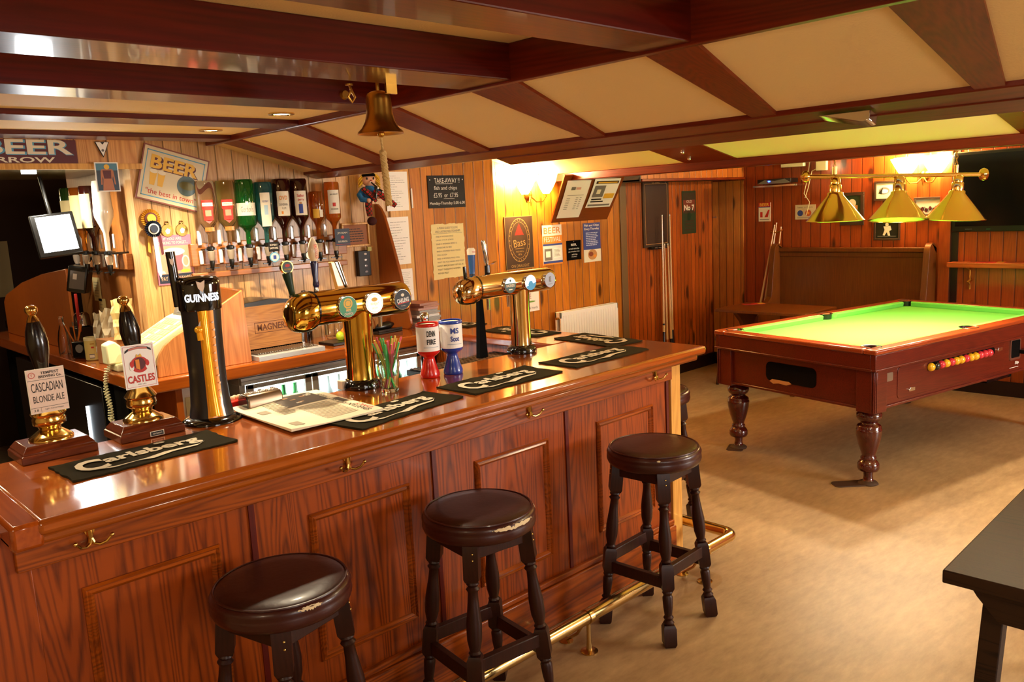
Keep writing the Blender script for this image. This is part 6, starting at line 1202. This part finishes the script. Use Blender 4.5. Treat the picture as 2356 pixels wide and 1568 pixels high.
# straws in a glass
sg=thing('straw_glass','clear glass packed with pink, green and yellow straws','glass',(1.805,2.605,ZT)); sg.scale=(1.22,1.22,1.08); m=MB(); m.lathe([(0,0),(.026,0),(.028,.006),(.027,.02),(.032,.07),(.036,.10),(.034,.115),(.035,.14),(.033,.14),(.032,.115),(.034,.10),(.030,.07),(.025,.02),(.024,.012),(0,.012)],flat('green_tinted_glass','#eafff0',.01,trans=1,ior=1.45),n=24,cap=False); m.build('tumbler',sg,angle=60)
SC=[('pink','#e0607a'),('green','#4fc070'),('yellow','#e6c860')]; SM=[flat(n+'_straw',c_,.4) for n,c_ in SC]; r=random.Random(11)
for k in range(26):
    a=r.uniform(0,2*PI); q=r.uniform(.006,.02); a2=a+PI+r.uniform(-.8,.8); q2=r.uniform(.026,.048); p0=Vector((q*math.cos(a),q*math.sin(a),.014)); p1=Vector((q2*math.cos(a2),q2*math.sin(a2),r.uniform(.178,.205)))
    rad=lambda p:math.hypot(p.x,p.y)
    pm=p0.lerp(p1,.70)
    if rad(pm)>.029: s_=.029/rad(pm); p1.x=p0.x+(pm.x*s_-p0.x)/.70; p1.y=p0.y+(pm.y*s_-p0.y)/.70
    m=MB(); m.cyl(p0,p1,.0028,SM[k%3],n=8); o=m.build('straw'); o.location=sg.location; o.scale=(1.22,1.22,1.04); tag(o,'%s plastic straws standing in the glass on the bar'%SC[k%3][0],'straw','%s straws in the glass'%SC[k%3][0])
# newspaper
NP=flat('newsprint','#e6d6b4',.7); nw=MB(); N1=14
def npz(a,b): return .007+.011*max(0,b)*(1+.6*math.sin(a*3))+.003*math.sin(a*5+b*3)+(.010*max(0,(b-.35))*3*(.5-a))
def nq(a,b,e=0): return (a*.345,b*.46,npz(a,b)+e)
v=[nq(i/N1-.5,j/N1-.5) for i in range(N1+1) for j in range(N1+1)]; v+=[(x,y,.0005) for x,y,z in v]
nv=(N1+1)**2; F=[]
for i in range(N1):
    for j in range(N1): a=i*(N1+1)+j; F+=[(a,a+N1+1,a+N1+2,a+1),(nv+a,nv+a+1,nv+a+N1+2,nv+a+N1+1)]
for i in range(N1):
    a=i*(N1+1); F+=[(a,nv+a,nv+a+N1+1,a+N1+1)]; a=i*(N1+1)+N1; F+=[(a,a+N1+1,nv+a+N1+1,nv+a)]; F+=[(i,i+1,nv+i+1,nv+i)]; a=N1*(N1+1)+i; F+=[(a,nv+a,nv+a+1,a+1)]
nw.add(v,F,NP)
def npatch(a0,a1,b0,b1,mt,e=.0012,n=6):
    v=[nq(a0+(a1-a0)*i/n,b0+(b1-b0)*j/n,e) for i in range(n+1) for j in range(n+1)]; nw.add(v,[(i*(n+1)+j,(i+1)*(n+1)+j,(i+1)*(n+1)+j+1,i*(n+1)+j+1) for i in range(n) for j in range(n)],mt)
def ntext(t,ca,cb,w,h,mt,e=.0016,bold=0,rot=PI/2):
    v,f_=text_geo(t,bold); c_,s_=math.cos(rot),math.sin(rot); nw.add([nq(ca+(a*w*c_-b*h*s_)/.345,cb+(a*w*s_+b*h*c_)/.46,e) for a,b in v],f_,mt)
npatch(-.1,.36,.12,.44,flat('dark_news_photo','#4c3a28',.7)); 
for k in range(8): q=random.Random(k); a=-.05+q.random()*.36; b=.15+q.random()*.25; npatch(a,a+.06,b,b+.025,TAN if k%2 else OFFW,.0018,2)
ntext('SPARTAN FIVE SKY HIGH',.38,-.06,.36,.022,INK,rot=PI/2); 
for i in range(12): npatch(-.25,-.12+.02*(i%3),-.02+.035*i-.0,-.008+.035*i,flat('newsprint_grey','#9c8c70',.7) if i==0 else MATS['newsprint_grey'],.0014,2)
for i in range(14): npatch(-.05,.30,.06-.035*i,.07-.035*i,MATS['newsprint_grey'],.0014,2)
npatch(-.4,-.3,-.42,-.30,MATS['newsprint_grey']); npatch(-.4,-.3,.1,.2,MATS['newsprint_grey']); ntext('DAILY',.44,-.3,.1,.018,REDINK,rot=PI/2); npatch(.40,.47,-.05,.12,MATS['dark_news_photo'])
o=nw.build('newspaper',angle=60); place(o,(1.415,2.565,ZT+.0085),-.03); tag(o,'folded newspaper with a dark photo lying partly on a bar towel','newspaper')
# napkin dispenser and red box beyond the newspaper
nd=thing('napkin_dispenser','embossed chrome napkin dispenser at the back edge of the bar','dispenser',(1.36,2.78,ZT),.05); m=MB(); m.prism([(-.035,0),(.03,0),(.032,.045),(.02,.062),(-.025,.060),(-.036,.04)],-.070,.070,'x',MATS.get('dull_bronze_chrome') or flat('dull_bronze_chrome','#8a7660',.3,1)); m.build('body',nd,bevel=.006)
m=MB()
for i in range(16):
    for j in range(3): m.sphere((-.064+i*.0085,-.010+j*.012,.0615),.0035,CHROME,6,(1,1,.6))
m.build('embossing',nd); m=MB(); m.prism([(-.034,0),(.03,0),(.032,.045),(.02,.061),(-.025,.059),(-.035,.04)],-.074,-.069,'x',BG); m.build('end_cap',nd,bevel=.002)
rb=thing('red_box','bright red oblong box lying between the stout font and napkin dispenser','box',(1.27,2.85,.955),.28); m=MB(); m.box(-.07,.07,-.03,.03,0,.105,RP); m.build('body',rb,bevel=.004); m=MB(); m.box(-.069,.071,-.0305,-.0302,.05,.054,MAROON); m.build('lid_seam',rb); m=MB()
for k in range(7): m.sphere((-.05+.016*k,.005*(k%2),.108),.011,flat('wrapped_sweets','#e6b890',.5) if 'wrapped_sweets' not in MATS else MATS['wrapped_sweets'],8)
m.build('contents',rb)
m=MB(); m.box(1.12,1.45,2.81,2.92,.93,.9545,BLACKM); m.build('ledge',un)
